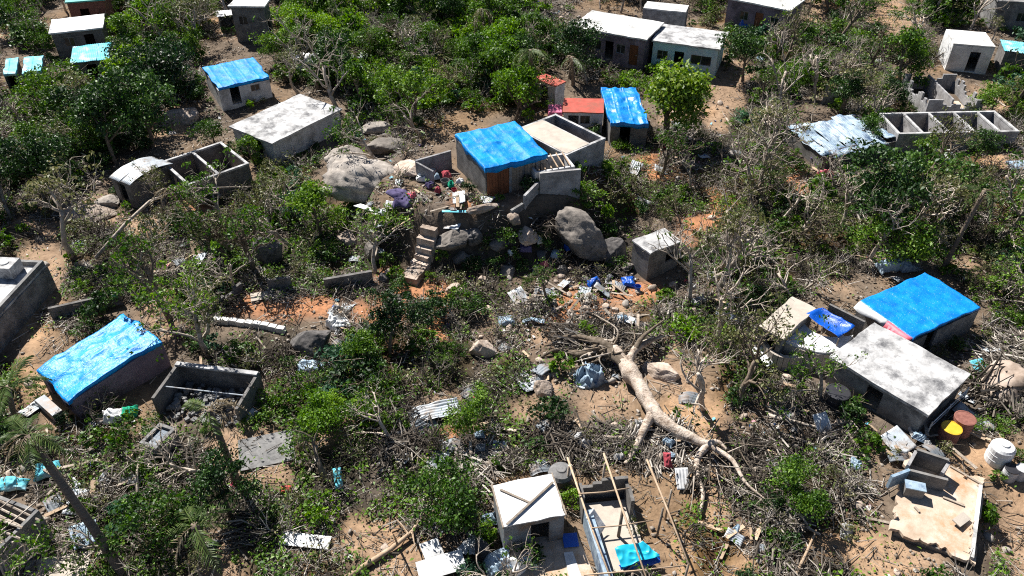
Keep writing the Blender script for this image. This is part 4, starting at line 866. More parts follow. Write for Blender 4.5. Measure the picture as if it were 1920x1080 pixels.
def make_tree(seed, mat, H=3.0, r0=.16, crown=1.0, per=55, size=.2, levels=3, spread=.8, kids=(5, 4, 2), clr=.55, keep=1.0, bark='bark', lean=.1, broken=0.0):
    rs = np.random.default_rng(seed); mb, tips = branch_tree(rs, H, r0, levels, spread, kids, lean, broken); L = []
    for p, d in tips:
        if rs.random() < keep: L.append(clump(rs, np.array(p), clr*rs.uniform(.5, 1.35), int(per*rs.uniform(.3, 1.4)), size*rs.uniform(.75, 1.2)))
    ext = max(math.hypot(p.x, p.y) for p, d in tips); top = max(p.z for p, d in tips)
    return mb.mesh('trunk', MT[bark], True), (fol('crown', MT[mat], L, rs=rs) if L else None), ext, top
def brush(seed, n_=70, r=1.2, h=.6, mat='twig', rad=.024, ln=(.8, 2.2)):
    rs = np.random.default_rng(seed); mb = MB()
    for k in range(n_):
        a = rs.uniform(0, 2*np.pi); rr = r*math.sqrt(rs.uniform(0, 1))*.8; c = Vector((rr*math.cos(a), rr*math.sin(a), h*rs.uniform(0, 1)*(1-rr/r*.7)))
        th = rs.uniform(0, np.pi) if rs.random() < .6 else .5 + rs.normal()*.3; d = Vector((math.cos(th), math.sin(th), rs.normal()*.22)).normalized(); L = rs.uniform(*ln)*.5
        j = Vector(rs.normal(size=3)*.10); R_ = rad*rs.uniform(.5, 2.0); mb.tube([c-d*L, c+j, c+d*L], [R_, R_*.85, R_*.4], 4, cap=False)
    return mb.mesh('branches', MT[mat]), r, h
def make_bare_bush(seed):
    rs = np.random.default_rng(seed); mb = MB()
    for k in range(9):
        a = rs.uniform(0, 6.28); d = Vector((math.cos(a)*rs.uniform(.2, 1), math.sin(a)*rs.uniform(.2, 1), rs.uniform(.5, 1.2))).normalized(); L = rs.uniform(.8, 1.5); b0 = Vector((rs.normal()*.15, rs.normal()*.15, -.1)); m_ = b0 + d*L*.5 + Vector(rs.normal(size=3)*.1); t_ = b0 + d*L + Vector(rs.normal(size=3)*.18)
        mb.tube([b0, m_, t_], [.032, .026, .012], 3, cap=False)
        for j in range(6):
            p = b0.lerp(m_, rs.uniform(.4, 1)) if j < 3 else m_.lerp(t_, rs.uniform(0, 1)); dd = (d + Vector(rs.normal(size=3)*.8)).normalized(); l2 = rs.uniform(.25, .8)
            mb.tube([p, p + dd*l2*.5 + Vector(rs.normal(size=3)*.05), p + dd*l2], [.018, .014, .007], 3, cap=False)
    V = np.concatenate(mb.v); Q_ = np.array(mb.f); L = [clump(rs, rs.normal(size=3)*np.array([.45, .45, .2]) + np.array([0, 0, .7]), .3, 14, .12) for k in range(6)]
    return fast_mesh('stems', V, Q_, MT['twig']), fol('foliage', MT['leafolive'], L, rs=rs), V, Q_
BARE = [make_bare_bush(140+i) for i in range(5)]
SHR = {'g': [make_shrub(10+i, 'leafmid', (1.5, 1.9, 1.1, 1.5)[i], (1.05, .8, 1.3, 1.0)[i], (15, 11, 20, 13)[i], (90, 60, 50, 24)[i], (.12, .17, .15, .30)[i]) for i in range(4)], 'G': [make_shrub(20+i, 'leafbright', (1.7, 1.2, 2.0)[i], (1.2, 1.4, .9)[i], (17, 21, 12)[i], (85, 40, 40)[i], (.13, .2, .26)[i]) for i in range(3)],
       'D': [make_shrub(30+i, 'leafdark', 1.8, 1.2, 20, 62, .18) for i in range(3)], 'b': [make_shrub(40+i, 'leafolive', 1.2, .95, 11, 40, .14) for i in range(3)], 'B': [make_shrub(47, 'leafblue', 1.5, 1.1, 15, 55, .2)]}
TRE = {'G': [make_tree(60+i, 'leafbright', 2.6, .14, per=80, size=.2, clr=.75, spread=.95) for i in range(2)], 'g': [make_tree(65+i, 'leafmid', 2.8, .15, per=80, size=.2, clr=.75) for i in range(3)],
       'D': [make_tree(70+i, 'leafdark', 3.2, .17, per=100, size=.21, clr=.85) for i in range(3)],
       'b': [make_tree(75+i, 'leafmid' if i < 2 else 'leafolive', 2.9, .15, per=26, size=.15, clr=.36, keep=.42, levels=3, kids=(6, 5, 3), spread=.75, lean=.2, bark='barkdead' if i % 2 else 'bark') for i in range(4)],
       'x': [make_tree(85+i, 'leafmid', 3.0, .14, per=14, size=.15, clr=.28, keep=.12, levels=3, kids=(5, 5, 4), spread=.7, bark='barkdead', lean=.3, broken=.2) for i in range(4)]}
BRU = [brush(100+i, 80, 1.25, .55) for i in range(4)] + [brush(110+i, 55, .9, .4, rad=.02, ln=(.5, 1.5)) for i in range(2)]
def trunk_and_crown(t, name, label, cat, loc, rz, sc, group, parts=('trunk', 'crown'), rot=None):
    e = empty(name, loc, label, cat, group, rz, (sc,)*3 if np.isscalar(sc) else sc, rot)
    link(parts[0], t[0], e)
    if t[1] is not None: link(parts[1], t[1], e)
    return e
# palms
def frond_mesh(name, mat, L, droop, seed, sparse=1.0):
    rs = np.random.default_rng(seed); mb = MB(); pts = []; 
    for k in range(9):
        s = k/8; pts.append(Vector((L*s*(1-.25*droop*s), 0, L*(.35*s - (.35+droop*.9)*s*s))))
    mb.tube(pts, [.03*(1-.8*k/8) for k in range(9)], 4, cap=False)
    nl = int(26*sparse)
    for k in range(nl):
        s = .15 + .83*k/nl; i = min(7, int(s*8)); p = pts[i].lerp(pts[i+1], s*8-i)
        for sd in (-1, 1):
            if rs.random() > .9*sparse + .1: continue
            ll = .62*L/2.2*math.sin(math.pi*min(1, s*.9+.12))*rs.uniform(.7, 1.1); wd = .035
            tip = p + Vector((ll*.55, sd*ll*.75, -ll*rs.uniform(.2, .8))); m_ = p.lerp(tip, .5) + Vector((0, 0, .05))
            mb.add([p, m_ + Vector((wd, 0, 0)), tip, m_ - Vector((wd, 0, 0))], [(0, 1, 2, 3)])
    return mb.mesh(name, MT[mat])
FR = [frond_mesh('frond', 'frond', 2.3, .5, 1), frond_mesh('frond', 'frond', 2.0, .9, 2, .7), frond_mesh('frond', 'fronddry', 2.0, 1.25, 3, .6), frond_mesh('frond', 'fronddry', 1.7, 1.7, 4, .5)]
def palm(label, base, top, zt, r, nf, mix, seed, grp='battered palms'):
    rs = random.Random(seed); q = G(*base); t_ = W(*top, T(q.x, q.y)+zt) - q; e = empty('palm_tree', q, label, 'palm', grp)
    pts = []
    for k in range(9):
        s = k/8; pts.append(Vector((t_.x*s**1.3, t_.y*s**1.3, -.3*(1-s) + t_.z*s)))
    MB().tube(pts, [r*(1.25 - .5*min(1, k/3)*.6 - .02*k) for k in range(9)], 10, rough=.12, seed=seed).build('trunk', MT['barkpalm'], e, True)
    for k in range(nf):
        kind = rs.choices(range(4), mix)[0]
        link('frond', FR[kind], e, pts[-1] + Vector((0, 0, -.05)), rot=(rs.uniform(-.15, .15), rs.uniform(-.5, .35), 2*math.pi*k/nf + rs.uniform(-.25, .25)), scale=(rs.uniform(.75, 1.1),)*3)
palm('leaning palm with ragged crown at the bottom left', (238, 1085), (52, 815), 6.0, .2, 15, (3, 4, 3, 2), 1)
palm('short topped palm trunk standing beside the rubble yard', (445, 905), (392, 768), 4.2, .17, 9, (1, 3, 2, 2), 2)
palm('dead palm with hanging fronds right of the roofless block rooms', (375, 420), (318, 352), 3.4, .13, 10, (0, 0, 2, 5), 3)
palm('palm with brown hanging skirt behind the red roofed house', (996, 176), (994, 95), 5.2, .2, 15, (4, 3, 3, 4), 4)
palm('battered palm in front of the long white roofed house', (1075, 160), (1072, 108), 3.4, .18, 10, (1, 2, 3, 5), 5)
palm('palm stump crown above the bright thicket at the top', (908, 62), (903, 18), 3.6, .2, 14, (4, 3, 2, 3), 6)
palm('leaning bare palm behind the large blue tarp roof', (1768, 505), (1846, 358), 5.6, .16, 6, (1, 2, 3, 3), 7)
palm('snapped palm with a few fronds in the bottom left thicket', (385, 1045), (365, 985), 2.6, .22, 8, (1, 3, 2, 2), 8)
palm('small ragged palm near the lower left path', (30, 790), (15, 725), 3.0, .15, 12, (4, 3, 2, 1), 9)
lm('ragged leaning palm', 60, 830); lm('topped palm trunk', 405, 800)

# ------------------------------------------------------------------ the great fallen tree
ft0 = G(1200, 720); e = empty('fallen_tree', ft0, 'huge pale fallen tree trunk lying across the clearing', 'fallen tree')
def limb(name, pts, rad, n_=14, rough=.16, seed=0, mat='logbark'):
    P = [W(x, y, z) - ft0 for x, y, z in pts]; C = []; Rr = []                     # smooth the path
    for i in range(len(P)-1):
        for k in range(9):
            s = k/9; p0 = P[max(i-1, 0)]; p1 = P[i]; p2 = P[i+1]; p3 = P[min(i+2, len(P)-1)]
            C.append(.5*((2*p1) + (p2-p0)*s + (2*p0-5*p1+4*p2-p3)*s*s + (3*p1-p0-3*p2+p3)*s**3)); Rr.append(rad[i]*(1-s) + rad[i+1]*s)
    C.append(P[-1]); Rr.append(rad[-1]); MB().tube(C, Rr, n_, rough=rough, seed=seed).build(name, MT[mat], e, True)
limb('trunk', [(1150, 655, .8), (1178, 690, .75), (1205, 735, .7), (1235, 782, .65), (1282, 815, .55), (1335, 836, .5)], [.33, .42, .39, .34, .26, .17], 26, .42, 2)
limb('root', [(1178, 690, .75), (1132, 654, .75), (1090, 664, .5), (1045, 656, .3), (1010, 672, .05)], [.26, .27, .2, .13, .05], 12, .5, 3, 'bark')
limb('root', [(1178, 680, .8), (1192, 655, .95), (1218, 640, .8), (1246, 630, .4)], [.3, .22, .14, .05], 12, .45, 4)
limb('root', [(1160, 665, .8), (1120, 640, 1.0), (1070, 630, .7), (1035, 640, .3)], [.2, .2, .12, .05], 10, .5, 5, 'bark')
limb('root', [(1190, 660, .9), (1205, 632, 1.3), (1245, 600, 1.0)], [.2, .12, .04], 8, .4, 6, 'bark')
limb('branch', [(1222, 778, .6), (1205, 810, .4), (1186, 850, .2), (1172, 870, .1)], [.26, .2, .15, .1], 10, .15, 7)
limb('branch', [(1330, 834, .5), (1310, 855, .35), (1306, 885, .25), (1318, 925, .2), (1312, 965, .1)], [.2, .17, .14, .1, .05], 9, .2, 8)
limb('branch', [(1330, 836, .5), (1372, 862, .5), (1398, 905, .4), (1440, 940, .2)], [.16, .12, .08, .03], 8, .2, 9)
limb('branch', [(1320, 832, .5), (1345, 828, .7), (1362, 842, .7)], [.17, .11, .05], 8, .12, 10)
limb('branch', [(1200, 820, .35), (1150, 820, .3), (1090, 815, .25), (1040, 812, .15)], [.12, .09, .06, .03], 7, .12, 11)
rr_ = np.random.default_rng(5)
for k in range(30):
    x0, y0 = 1150 + rr_.normal()*26, 652 + rr_.normal()*8; a_ = rr_.uniform(1.6, 6.8); L_ = rr_.uniform(25, 100); limb('root', [(x0, y0, .7), (x0 + math.cos(a_)*L_*.5, y0 + math.sin(a_)*L_*.3, rr_.uniform(.5, 1.3)), (x0 + math.cos(a_ + rr_.normal()*.4)*L_, y0 + math.sin(a_)*L_*.6, rr_.uniform(.05, .9))], [rr_.uniform(.05, .11), .045, .015], 5, .2, k, 'bark' if k % 3 else 'barkdead')
for k in range(16):
    x0, y0 = 1335 + rr_.normal()*25, 850 + rr_.normal()*25; a_ = rr_.uniform(-.6, 2.2); L_ = rr_.uniform(40, 140); limb('twig', [(x0, y0, .4), (x0 + math.cos(a_)*L_*.5, y0 + math.sin(a_)*L_*.5, rr_.uniform(.3, .9)), (x0 + math.cos(a_ + rr_.normal()*.3)*L_, y0 + math.sin(a_)*L_, rr_.uniform(.05, .7))], [rr_.uniform(.02, .05), .022, .01], 5, .2, k, 'bark' if k % 2 else 'barkdead')
lm('huge fallen trunk', 1215, 750)
def log(label, pts, r, mat='barkdead', twigs=0, seed=0, name='fallen_log'):
    P = [W(x, y, z) for x, y, z in pts]; P = [p + Vector((0, 0, T(p.x, p.y))) if p.z < 1.2 else p for p in P]; o0 = P[0].copy(); ee = empty(name, o0, label, 'log', 'fallen logs')
    MB().tube([p-o0 for p in P], [r*(1-.6*k/(len(P)-1)) for k in range(len(P))], 8, rough=.1, seed=seed).build('trunk', MT[mat], ee, True)
    rs = np.random.default_rng(seed)
    for k in range(twigs):
        s = rs.uniform(.3, 1); i = min(len(P)-2, int(s*(len(P)-1))); p = P[i].lerp(P[i+1], rs.random()) - o0; d = Vector(rs.normal(size=3)); d.z = abs(d.z)*.6; d.normalize(); L = rs.uniform(.6, 1.8)
        MB().tube([p, p+d*L*.5+Vector((0, 0, .1)), p+d*L], [r*.4, r*.25, r*.08], 5, cap=False).build('branch', MT[mat], ee)
log('long thin split trunk lying across the bottom dirt patch', [(650, 1090, .1), (735, 1035, .2), (775, 1000, .3), (797, 960, .5)], .14, 'woodpale', 4, 1)
log('long bent grey trunk arching over the left slope', [(180, 485, .3), (235, 420, 1.6), (280, 378, 2.3), (330, 355, 2.0), (490, 345, .4)], .13, 'barkdead', 6, 2)
log('grey fallen trunk right of the small concrete hut', [(1330, 525, .2), (1375, 505, .5), (1430, 478, .8), (1470, 455, .4)], .17, 'barkdead', 8, 3)
log('pale fallen trunk in the lower right brush', [(1400, 905, .2), (1450, 950, .3), (1540, 1000, .3)], .13, 'barkdead', 8, 4)
log('thin pale trunk lying in the rubble left of the raised floor', [(1440, 775, .15), (1530, 800, .25), (1600, 790, .2)], .12, 'barkdead', 4, 5)
log('snapped trunk leaning in the right thicket', [(1370, 640, .3), (1420, 590, 1.0), (1470, 545, 1.9)], .12, 'bark', 6, 6)
log('grey trunk beside the wash tank', [(262, 950, .1), (257, 900, .4), (262, 860, .5)], .11, 'barkdead', 3, 7)
log('dark trunk below the bright small tree', [(610, 905, .2), (595, 860, .8), (585, 820, 1.6)], .16, 'bark', 4, 8)
log('pale pole lying at the bottom right of the fallen branches', [(1490, 1085, .1), (1515, 1030, .3), (1532, 990, .5)], .09, 'woodpale', 0, 9)

# ------------------------------------------------------------------ scrap, sheets and cloth that can be told apart
def scrap(name, label, cat, px, w, L, mat, rz=0, tilt=(0, 0), kind='flat', seed=1, lift=.08, grp=None, bend=0, hump=.2, amp=.1, z=None):
    q = G(*px)
    if kind == 'tin': P = corrugated(w, L, seed=seed, dent=.07*amp*10, bend=bend, ny=12); mb = MB().grid(P, .006); sm = True
    elif kind == 'cloth': P = cloth(w, L, 26, 22, amp, seed, hump, 2.6); mb = MB().grid(P, .01); sm = True
    else:
        P = cloth(w, L, 6, 5, .015, seed, 0); P[..., 0:2] = xyz(*np.meshgrid(np.linspace(-w/2, w/2, 7), np.linspace(-L/2, L/2, 6), indexing='ij'))[..., :2]; mb = MB().grid(P, .03); sm = False
    o = mb.build(name, MT[mat], None, sm, (q.x, q.y, (T(q.x, q.y) if z is None else z) + lift)); o.rotation_euler = (tilt[0], tilt[1], rz)
    return tag(o, label, cat, grp)
scrap('tin_sheet', 'ribbed grey green tin sheet leaning below the white roofed house', 'tin sheet', (1681, 835), 1.2, 1.3, 'tin', .5, (.25, -.2), 'tin', 1, .3)
scrap('tin_sheet', 'pale tin sheet standing in the rubble left of the yellow drum', 'tin sheet', (1540, 810), .8, 1.3, 'tin', .3, (.7, 0), 'tin', 2, .45)
scrap('tin_sheet', 'mangled pale ribbed tin sheet on the shrubs, centre bottom', 'tin sheet', (815, 780), 1.0, 2.6, 'tin', -1.25, (.1, .15), 'tin', 3, .45, amp=.25, bend=.15)
scrap('tin_sheet', 'mangled dark tin sheet folded under the pale ribbed one', 'tin sheet', (775, 818), .8, 2.6, 'tindark', -.85, (.2, .5), 'tin', 4, .35, amp=.3, bend=.3)
scrap('tin_sheet', 'dark crushed tin strip at the foot of the mangled sheets', 'tin sheet', (745, 845), .6, 1.6, 'tindark', -.8, (.2, -.4), 'tin', 5, .25, amp=.3)
scrap('white_roof_sheet', 'long white panel lying flat in the bottom thicket', 'panel', (573, 1018), 2.2, .62, 'white', -.12, (.1, 0), lift=.2)
scrap('white_roof_sheet', 'tilted white panel above the bottom edge', 'panel', (811, 1040), .85, .85, 'white', .5, (.3, .1), lift=.35)
scrap('white_roof_sheet', 'large white panel cut by the bottom edge', 'panel', (828, 1070), 2.0, .9, 'white', .33, (.15, 0), lift=.4)
scrap('white_board', 'white and pale green board on the slope under the pale boulder', 'board', (694, 398), .62, 2.5, 'tarpwhite', .88, (-.15, .2), lift=.3)
scrap('plank', 'pale plank over the grey slab boulder', 'plank', (868, 405), 2.6, .25, 'turq', .03, (0, .04), lift=.35)
scrap('pole_plank', 'thin plank leaning left of the stone steps', 'plank', (765, 425), 3.2, .09, 'woodpale', .75, (0, -.12), lift=.5)
scrap('blue_container', 'blue plastic container in the shade of the hut', 'container', (1113, 532), .8, .7, 'tarpdeep', .4, (.3, 0), 'cloth', 6, .1, hump=.35, amp=.05)
scrap('blue_sheet', 'crumpled blue sheet right beside the small concrete hut', 'sheet', (1178, 532), .9, .8, 'tarpdeep', .1, (.1, 0), 'cloth', 7, .1, hump=.2)
scrap('blue_sheet', 'blue grey sheet on the rubble slope left end', 'sheet', (950, 606), 1.1, .7, 'tinblue', .1, (.2, .1), 'cloth', 8, .15)
scrap('pale_sheet', 'bent pale blue sheet on the rubble slope', 'sheet', (1000, 606), 1.3, .35, 'tinblue', -.1, (.1, 0), 'tin', 9, .2, amp=.2)
scrap('cloth_bundle', 'grey blue cloth bundle under the fallen tree roots', 'cloth bundle', (1102, 712), 1.5, 1.2, 'tinblue', .5, (.1, 0), 'cloth', 10, .05, hump=.3, amp=.5)
scrap('blue_sheet', 'blue white plastic sheet under the dark rounded boulder', 'plastic sheet', (590, 692), 1.7, .8, 'tinblue', -.1, (.15, .1), 'cloth', 11, .15, hump=.2)
scrap('teal_sheet', 'pale teal sheet at the left above collapsed rafters', 'sheet', (90, 892), 1.1, .9, 'turq', .3, (.2, .1), 'cloth', 12, .3)
scrap('teal_sheet', 'pale teal sheet cut by the left edge', 'sheet', (28, 916), 1.4, .7, 'turq', .1, (.1, .1), 'cloth', 13, .3)
scrap('green_cloth', 'green cloth in front of the left tarp house', 'cloth', (245, 775), .8, .8, 'greencloth', .2, (.1, 0), 'cloth', 14, .12, hump=.25)
scrap('white_cloth', 'white cloth joined to the green cloth heap', 'cloth', (215, 786), 1.0, .75, 'tarpwhite', .3, (.1, 0), 'cloth', 15, .12, hump=.25, amp=.2)
scrap('red_basin', 'orange red plastic basin near the bottom left', 'basin', (538, 920), .5, .45, 'redroof', .2, (.1, 0), 'cloth', 16, .1, hump=.15)
scrap('blue_pipe_sheet', 'light blue sheet strip beside the dark trunk', 'sheet', (636, 908), .4, .9, 'turq', .2, (.5, 0), 'cloth', 17, .3)
scrap('red_cloth', 'red and pink cloth hanging above white tin, near poles', 'cloth', (1251, 872), .4, .75, 'redcloth', .05, (.6, 0), 'cloth', 18, .35, hump=.05)
scrap('tin_sheet', 'white ribbed sheet standing right of the pole frame', 'tin sheet', (1277, 908), .62, 1.0, 'white', .05, (.55, 0), 'tin', 19, .4)
scrap('purple_cloth', 'purple cloth draped below the hilltop yard wall', 'cloth', (752, 378), 1.3, 1.5, 'purplecloth', .4, (.3, .1), 'cloth', 20, .3, hump=.2)
scrap('red_cloth', 'dark red cloth among the hilltop clutter', 'cloth', (838, 335), .6, .6, 'redcloth', .4, (.2, .1), 'cloth', 21, .3, hump=.2)
scrap('blue_tarp', 'crumpled blue and white tarp heap at the bottom edge', 'tarp', (935, 1066), 1.2, 1.2, 'tinblue', .3, (.1, 0), 'cloth', 22, .2, hump=.3, amp=.25)
scrap('white_tarp', 'crumpled white sheet heap beside the bottom blue tarp', 'tarp', (975, 1068), 1.2, 1.0, 'tarpwhite', .6, (.1, 0), 'cloth', 23, .25, hump=.3, amp=.3)
scrap('blue_sheet', 'blue panel on the yard floor by the white shed', 'panel', (1069, 1022), .65, .65, 'tarpdeep', .1, (.1, 0), lift=.38)
scrap('white_scrap', 'white twisted scrap right of the upper left tarp house', 'scrap', (575, 130), 2.6, 1.8, 'tarpwhite', .2, (.1, 0), 'cloth', 24, .3, hump=.3, amp=.7)
scrap('grey_tarp', 'crumpled grey white tarp behind the large blue tarp', 'tarp', (1683, 507), 2.6, .9, 'tinblue', .15, (.1, 0), 'cloth', 25, .2, hump=.25, amp=.35)
scrap('white_sheet', 'white torn sheet hanging right of the roofless row', 'sheet', (1768, 300), 1.0, 1.2, 'tarpwhite', .2, (.5, 0), 'cloth', 26, .4, hump=.2, amp=.2)
scrap('tin_sheet', 'pale blue sheet fallen before the roofless row', 'tin sheet', (1682, 275), 2.0, 1.2, 'tinblue', .05, (.2, 0), 'tin', 27, .5, amp=.1)
scrap('tin_sheet', 'pale blue grey sheet at the right edge', 'tin sheet', (1905, 316), 1.5, 1.0, 'tinblue', .05, (.2, 0), 'tin', 28, .3, amp=.1)
scrap('pink_cloth', 'pink and purple laundry heap below the torn roof shack', 'cloth', (1548, 335), 1.2, 1.0, 'tarpred', .5, (.2, 0), 'cloth', 29, .2, hump=.3, amp=.25)
scrap('purple_cloth', 'purple cloth heap under the torn roof shack edge', 'cloth', (1535, 305), 1.2, 1.0, 'purplecloth', .5, (.2, 0), 'cloth', 30, .3, hump=.3, amp=.25)
scrap('blue_tarp', 'blue tarp heap in front of the purple grey house', 'tarp', (1402, 52), 2.2, 1.4, 'tarpdeep', .2, (.1, 0), 'cloth', 31, .3, hump=.5, amp=.3)
scrap('tin_sheet', 'crumpled grey tin sheet right of the hilltop annex', 'tin sheet', (1190, 322), .9, 1.5, 'tin', -.4, (.2, .1), 'tin', 32, .3, amp=.2)
scrap('white_scrap', 'pale scrap sheet below the tiny faded red roof', 'scrap', (1085, 215), 1.4, .8, 'tarpwhite', .3, (.2, 0), 'cloth', 33, .3)
scrap('plank', 'pale flat board on the ground right of the palm trunk', 'board', (468, 785), .4, .9, 'tarpwhite', -.6, (.2, 0), lift=.2)
scrap('tin_sheet', 'pale blue sheet at the right corner of white roofed house', 'tin sheet', (1832, 700), .9, .9, 'turq', .3, (.3, 0), 'tin', 34, .5)
scrap('plywood', 'tan plywood board propped on the left slope', 'board', (373, 478), .7, 1.3, 'woodpale', .6, (.6, .2), lift=.45)
scrap('tin_sheet', 'tin sheets under the ragged palm, bottom left', 'tin sheet', (165, 1010), 1.1, 1.2, 'tinblue', .6, (.2, .1), 'tin', 35, .4, amp=.1)
scrap('concrete_apron', 'pale concrete apron at the bottom left edge', 'floor slab', (105, 1075), 2.6, 1.6, 'beige', .2, (0, 0), lift=.1)
scrap('concrete_apron', 'grey cement patch on dirt behind the topped palm', 'floor slab', (500, 845), 2.6, 2.0, 'concrete', .3, (0, .02), lift=.08)
scrap('plank', 'pale slab stone on the orange terrace', 'slab', (490, 558), 1.2, .7, 'beige', .3, (.1, 0), lift=.15)
scrap('tin_sheet', 'white crushed plastic over the rubble beside dark boulder', 'plastic sheet', (628, 612), 1.2, .8, 'tarpwhite', -.4, (.1, .1), 'cloth', 36, .1, amp=.3)

for k, (cx, cy, mt, w_, lab) in enumerate(((792, 338, 'tarpwhite', .7, 'white cloth by the low bluish yard wall'), (806, 352, 'purplecloth', .6, 'small purple cloth in the hilltop clutter'), (822, 362, 'redcloth', .5, 'crimson rag at the clutter front'), (846, 352, 'greencloth', .5, 'green rag beside the plank front'), (862, 346, 'tarpwhite', .55, 'white sack leaning near the brown planks'), (818, 338, 'tinblue', .5, 'pale blue rag in the middle of the clutter'), (772, 372, 'tarpred', .6, 'pink cloth under the purple drape'), (722, 402, 'tarpwhite', .5, 'white rag below the white board'), (880, 372, 'wood', .6, 'brown sack in front of the planks'), (985, 470, 'purplecloth', .8, 'dark purple rag in the hill face trash'), (1010, 455, 'tarpwhite', .7, 'white bag in the hill face trash'), (1040, 482, 'tinblue', .7, 'pale blue bag in the hill face trash'), (1020, 500, 'tarpred', .5, 'pink bag in the hill face trash'), (960, 480, 'tarpwhite', .6, 'white rag at the trash left end'), (1065, 470, 'tarpdeep', .6, 'deep blue rag beside the leaning boulder'))):
    scrap('cloth_rag', lab, 'cloth', (cx, cy), w_*.95, w_*.8, mt, k*.7, (.15, .1), 'cloth', 50+k, .12, hump=.15, amp=.2)
def bucket(label, px, r, h, mat):
    q = G(*px); o = MB().lathe([(r*.8, 0), (r, h), (r*.94, h), (r*.76, .03)], 14).build('bucket', MT[mat], None, False, (q.x, q.y, q.z)); tag(o, label, 'bucket')
bucket('white bucket by the yard wall corner', (812, 328), .2, .4, 'white'); bucket('grey tub among the hilltop clutter', (835, 346), .3, .35, 'concrete'); bucket('red bucket among the hilltop clutter', (852, 362), .17, .34, 'redcloth'); bucket('blue bucket beside the small concrete hut', (1195, 545), .2, .38, 'tarpdeep'); bucket('white bucket right of the small concrete hut', (1332, 525), .28, .45, 'white')
# ------------------------------------------------------------------ trees that can be told apart
def feature_tree(label, px, kind, i, sc, hc=2.6, name='tree', rz=0, grp=None):
    q = Rf(*px, hc*sc); t = TRE[kind][i]; z = T(q.x, q.y)
    trunk_and_crown(t, name, label, 'tree', (q.x, q.y, z), rz, sc, grp)
big = make_tree(200, 'leaflime', 2.4, .2, per=80, size=.2, clr=.7, kids=(7, 4, 3), spread=1.0); TRE['big'] = [big]
feature_tree('round bright green tree in front of the light blue house', (1258, 172), 'big', 0, 1.6, 2.5, 'round_tree')
feature_tree('tallest dark tree on the far left slope', (292, 120), 'D', 0, 1.0, 3.0, 'dark_tree'); feature_tree('broad dark tree above the curved tin roof shed', (195, 245), 'D', 1, 1.05, 2.6, 'dark_tree', 1)
feature_tree('dark tree left of the broad dark tree', (150, 222), 'D', 2, .8, 2.6, 'dark_tree', 2); feature_tree('dark tree right of the tallest far left tree', (335, 110), 'D', 1, .75, 2.6, 'dark_tree', 3)
feature_tree('small bright green tree above the grey cement patch', (575, 785), 'G', 0, .62, 2.7, 'small_tree'); feature_tree('bright green sapling right of the small bright tree', (625, 762), 'G', 1, .4, 2.7, 'small_tree', 2)
feature_tree('green tree in the lower right brush', (1487, 905), 'g', 0, .6, 2.4, 'small_tree'); feature_tree('green bush tree in front of the lower right one', (1525, 948), 'g', 1, .5, 2.4, 'small_tree', 1)
feature_tree('green tree left of the white shed', (855, 925), 'g', 2, .75, 2.4, 'small_tree'); feature_tree('dark green tree at the foot of the hill', (725, 625), 'D', 0, .7, 2.4, 'small_tree', 2)
feature_tree('mid green tree left of the hill foot tree', (680, 650), 'g', 1, .55, 2.4, 'small_tree', 2); feature_tree('green tree behind the mangled tin sheets', (890, 770), 'g', 0, .6, 2.2, 'small_tree', 3)
feature_tree('green tree on the dark upright boulder', (590, 385), 'g', 1, 1.0, 2.5, 'tree', 1); feature_tree('vine clad broken tree behind the large blue tarp', (1640, 380), 'D', 2, 1.1, 2.4, 'tree', 1)
feature_tree('dark vine clad tree near the leaning bare palm', (1725, 385), 'D', 0, 1.1, 2.4, 'tree', 2); feature_tree('half bare tree left of the large white roof', (1560, 690), 'b', 1, .9, 2.6, 'broken_tree', 2)
feature_tree('tall forked bare tree right of the small concrete hut', (1375, 420), 'x', 0, 1.5, 2.4, 'bare_tree'); feature_tree('bare tree beside the flat brown boulder', (1335, 690), 'x', 1, 1.3, 2.2, 'bare_tree', 1)
feature_tree('bare dark tree in the right hand clearing', (1405, 690), 'b', 2, 1.2, 2.4, 'bare_tree', 2); feature_tree('bare tree left of the dark upright boulder', (455, 430), 'b', 0, 1.3, 2.5, 'bare_tree', 3)
feature_tree('bare tree at the bend of the left path', (105, 400), 'b', 3, 1.4, 2.4, 'bare_tree', 1); feature_tree('leafless grey tree right of the white twisted scrap', (625, 130), 'x', 2, 1.5, 2.6, 'bare_tree', 2)
feature_tree('dark green tree in the bottom left thicket', (420, 930), 'D', 1, .6, 2.4, 'small_tree', 1); feature_tree('broad green tree at the bottom left', (310, 965), 'g', 2, .75, 2.2, 'small_tree', 1)
for k, (fx, fy, kd, i, sc, lab) in enumerate(((1635, 236, 'g', 0, .6, 'green tree between torn roof shack and roofless row'), (1742, 272, 'g', 1, .5, 'green tree hiding the front of the roofless row, middle'), (1835, 280, 'D', 2, .5, 'dark tree hiding the front of the roofless row, right'), (1590, 178, 'D', 1, .7, 'dark tree behind the torn roof shack'), (1700, 175, 'D', 0, .6, 'dark tree left of the jagged pale ruin'), (1870, 180, 'g', 2, .7, 'green tree right of the jagged pale ruin'), (470, 275, 'g', 1, .55, 'green tree in front of the wide low building'), (395, 240, 'g', 2, .5, 'green tree left of the wide low building'), (1400, 110, 'D', 1, .9, 'dark tree right of the light blue house'), (60, 330, 'D', 2, .9, 'dark tree on the left edge slope'), (120, 320, 'D', 0, .8, 'second dark tree on the left edge slope'))): feature_tree(lab, (fx, fy), kd, i, sc, 2.5, 'tree', k)
lm('round bright green tree', 1255, 165); lm('small bright green tree', 590, 785); lm('forked bare tree', 1375, 430); lm('broad dark tree', 195, 245); lm('white long panel', 573, 1018); lm('mangled tin sheets', 790, 805)
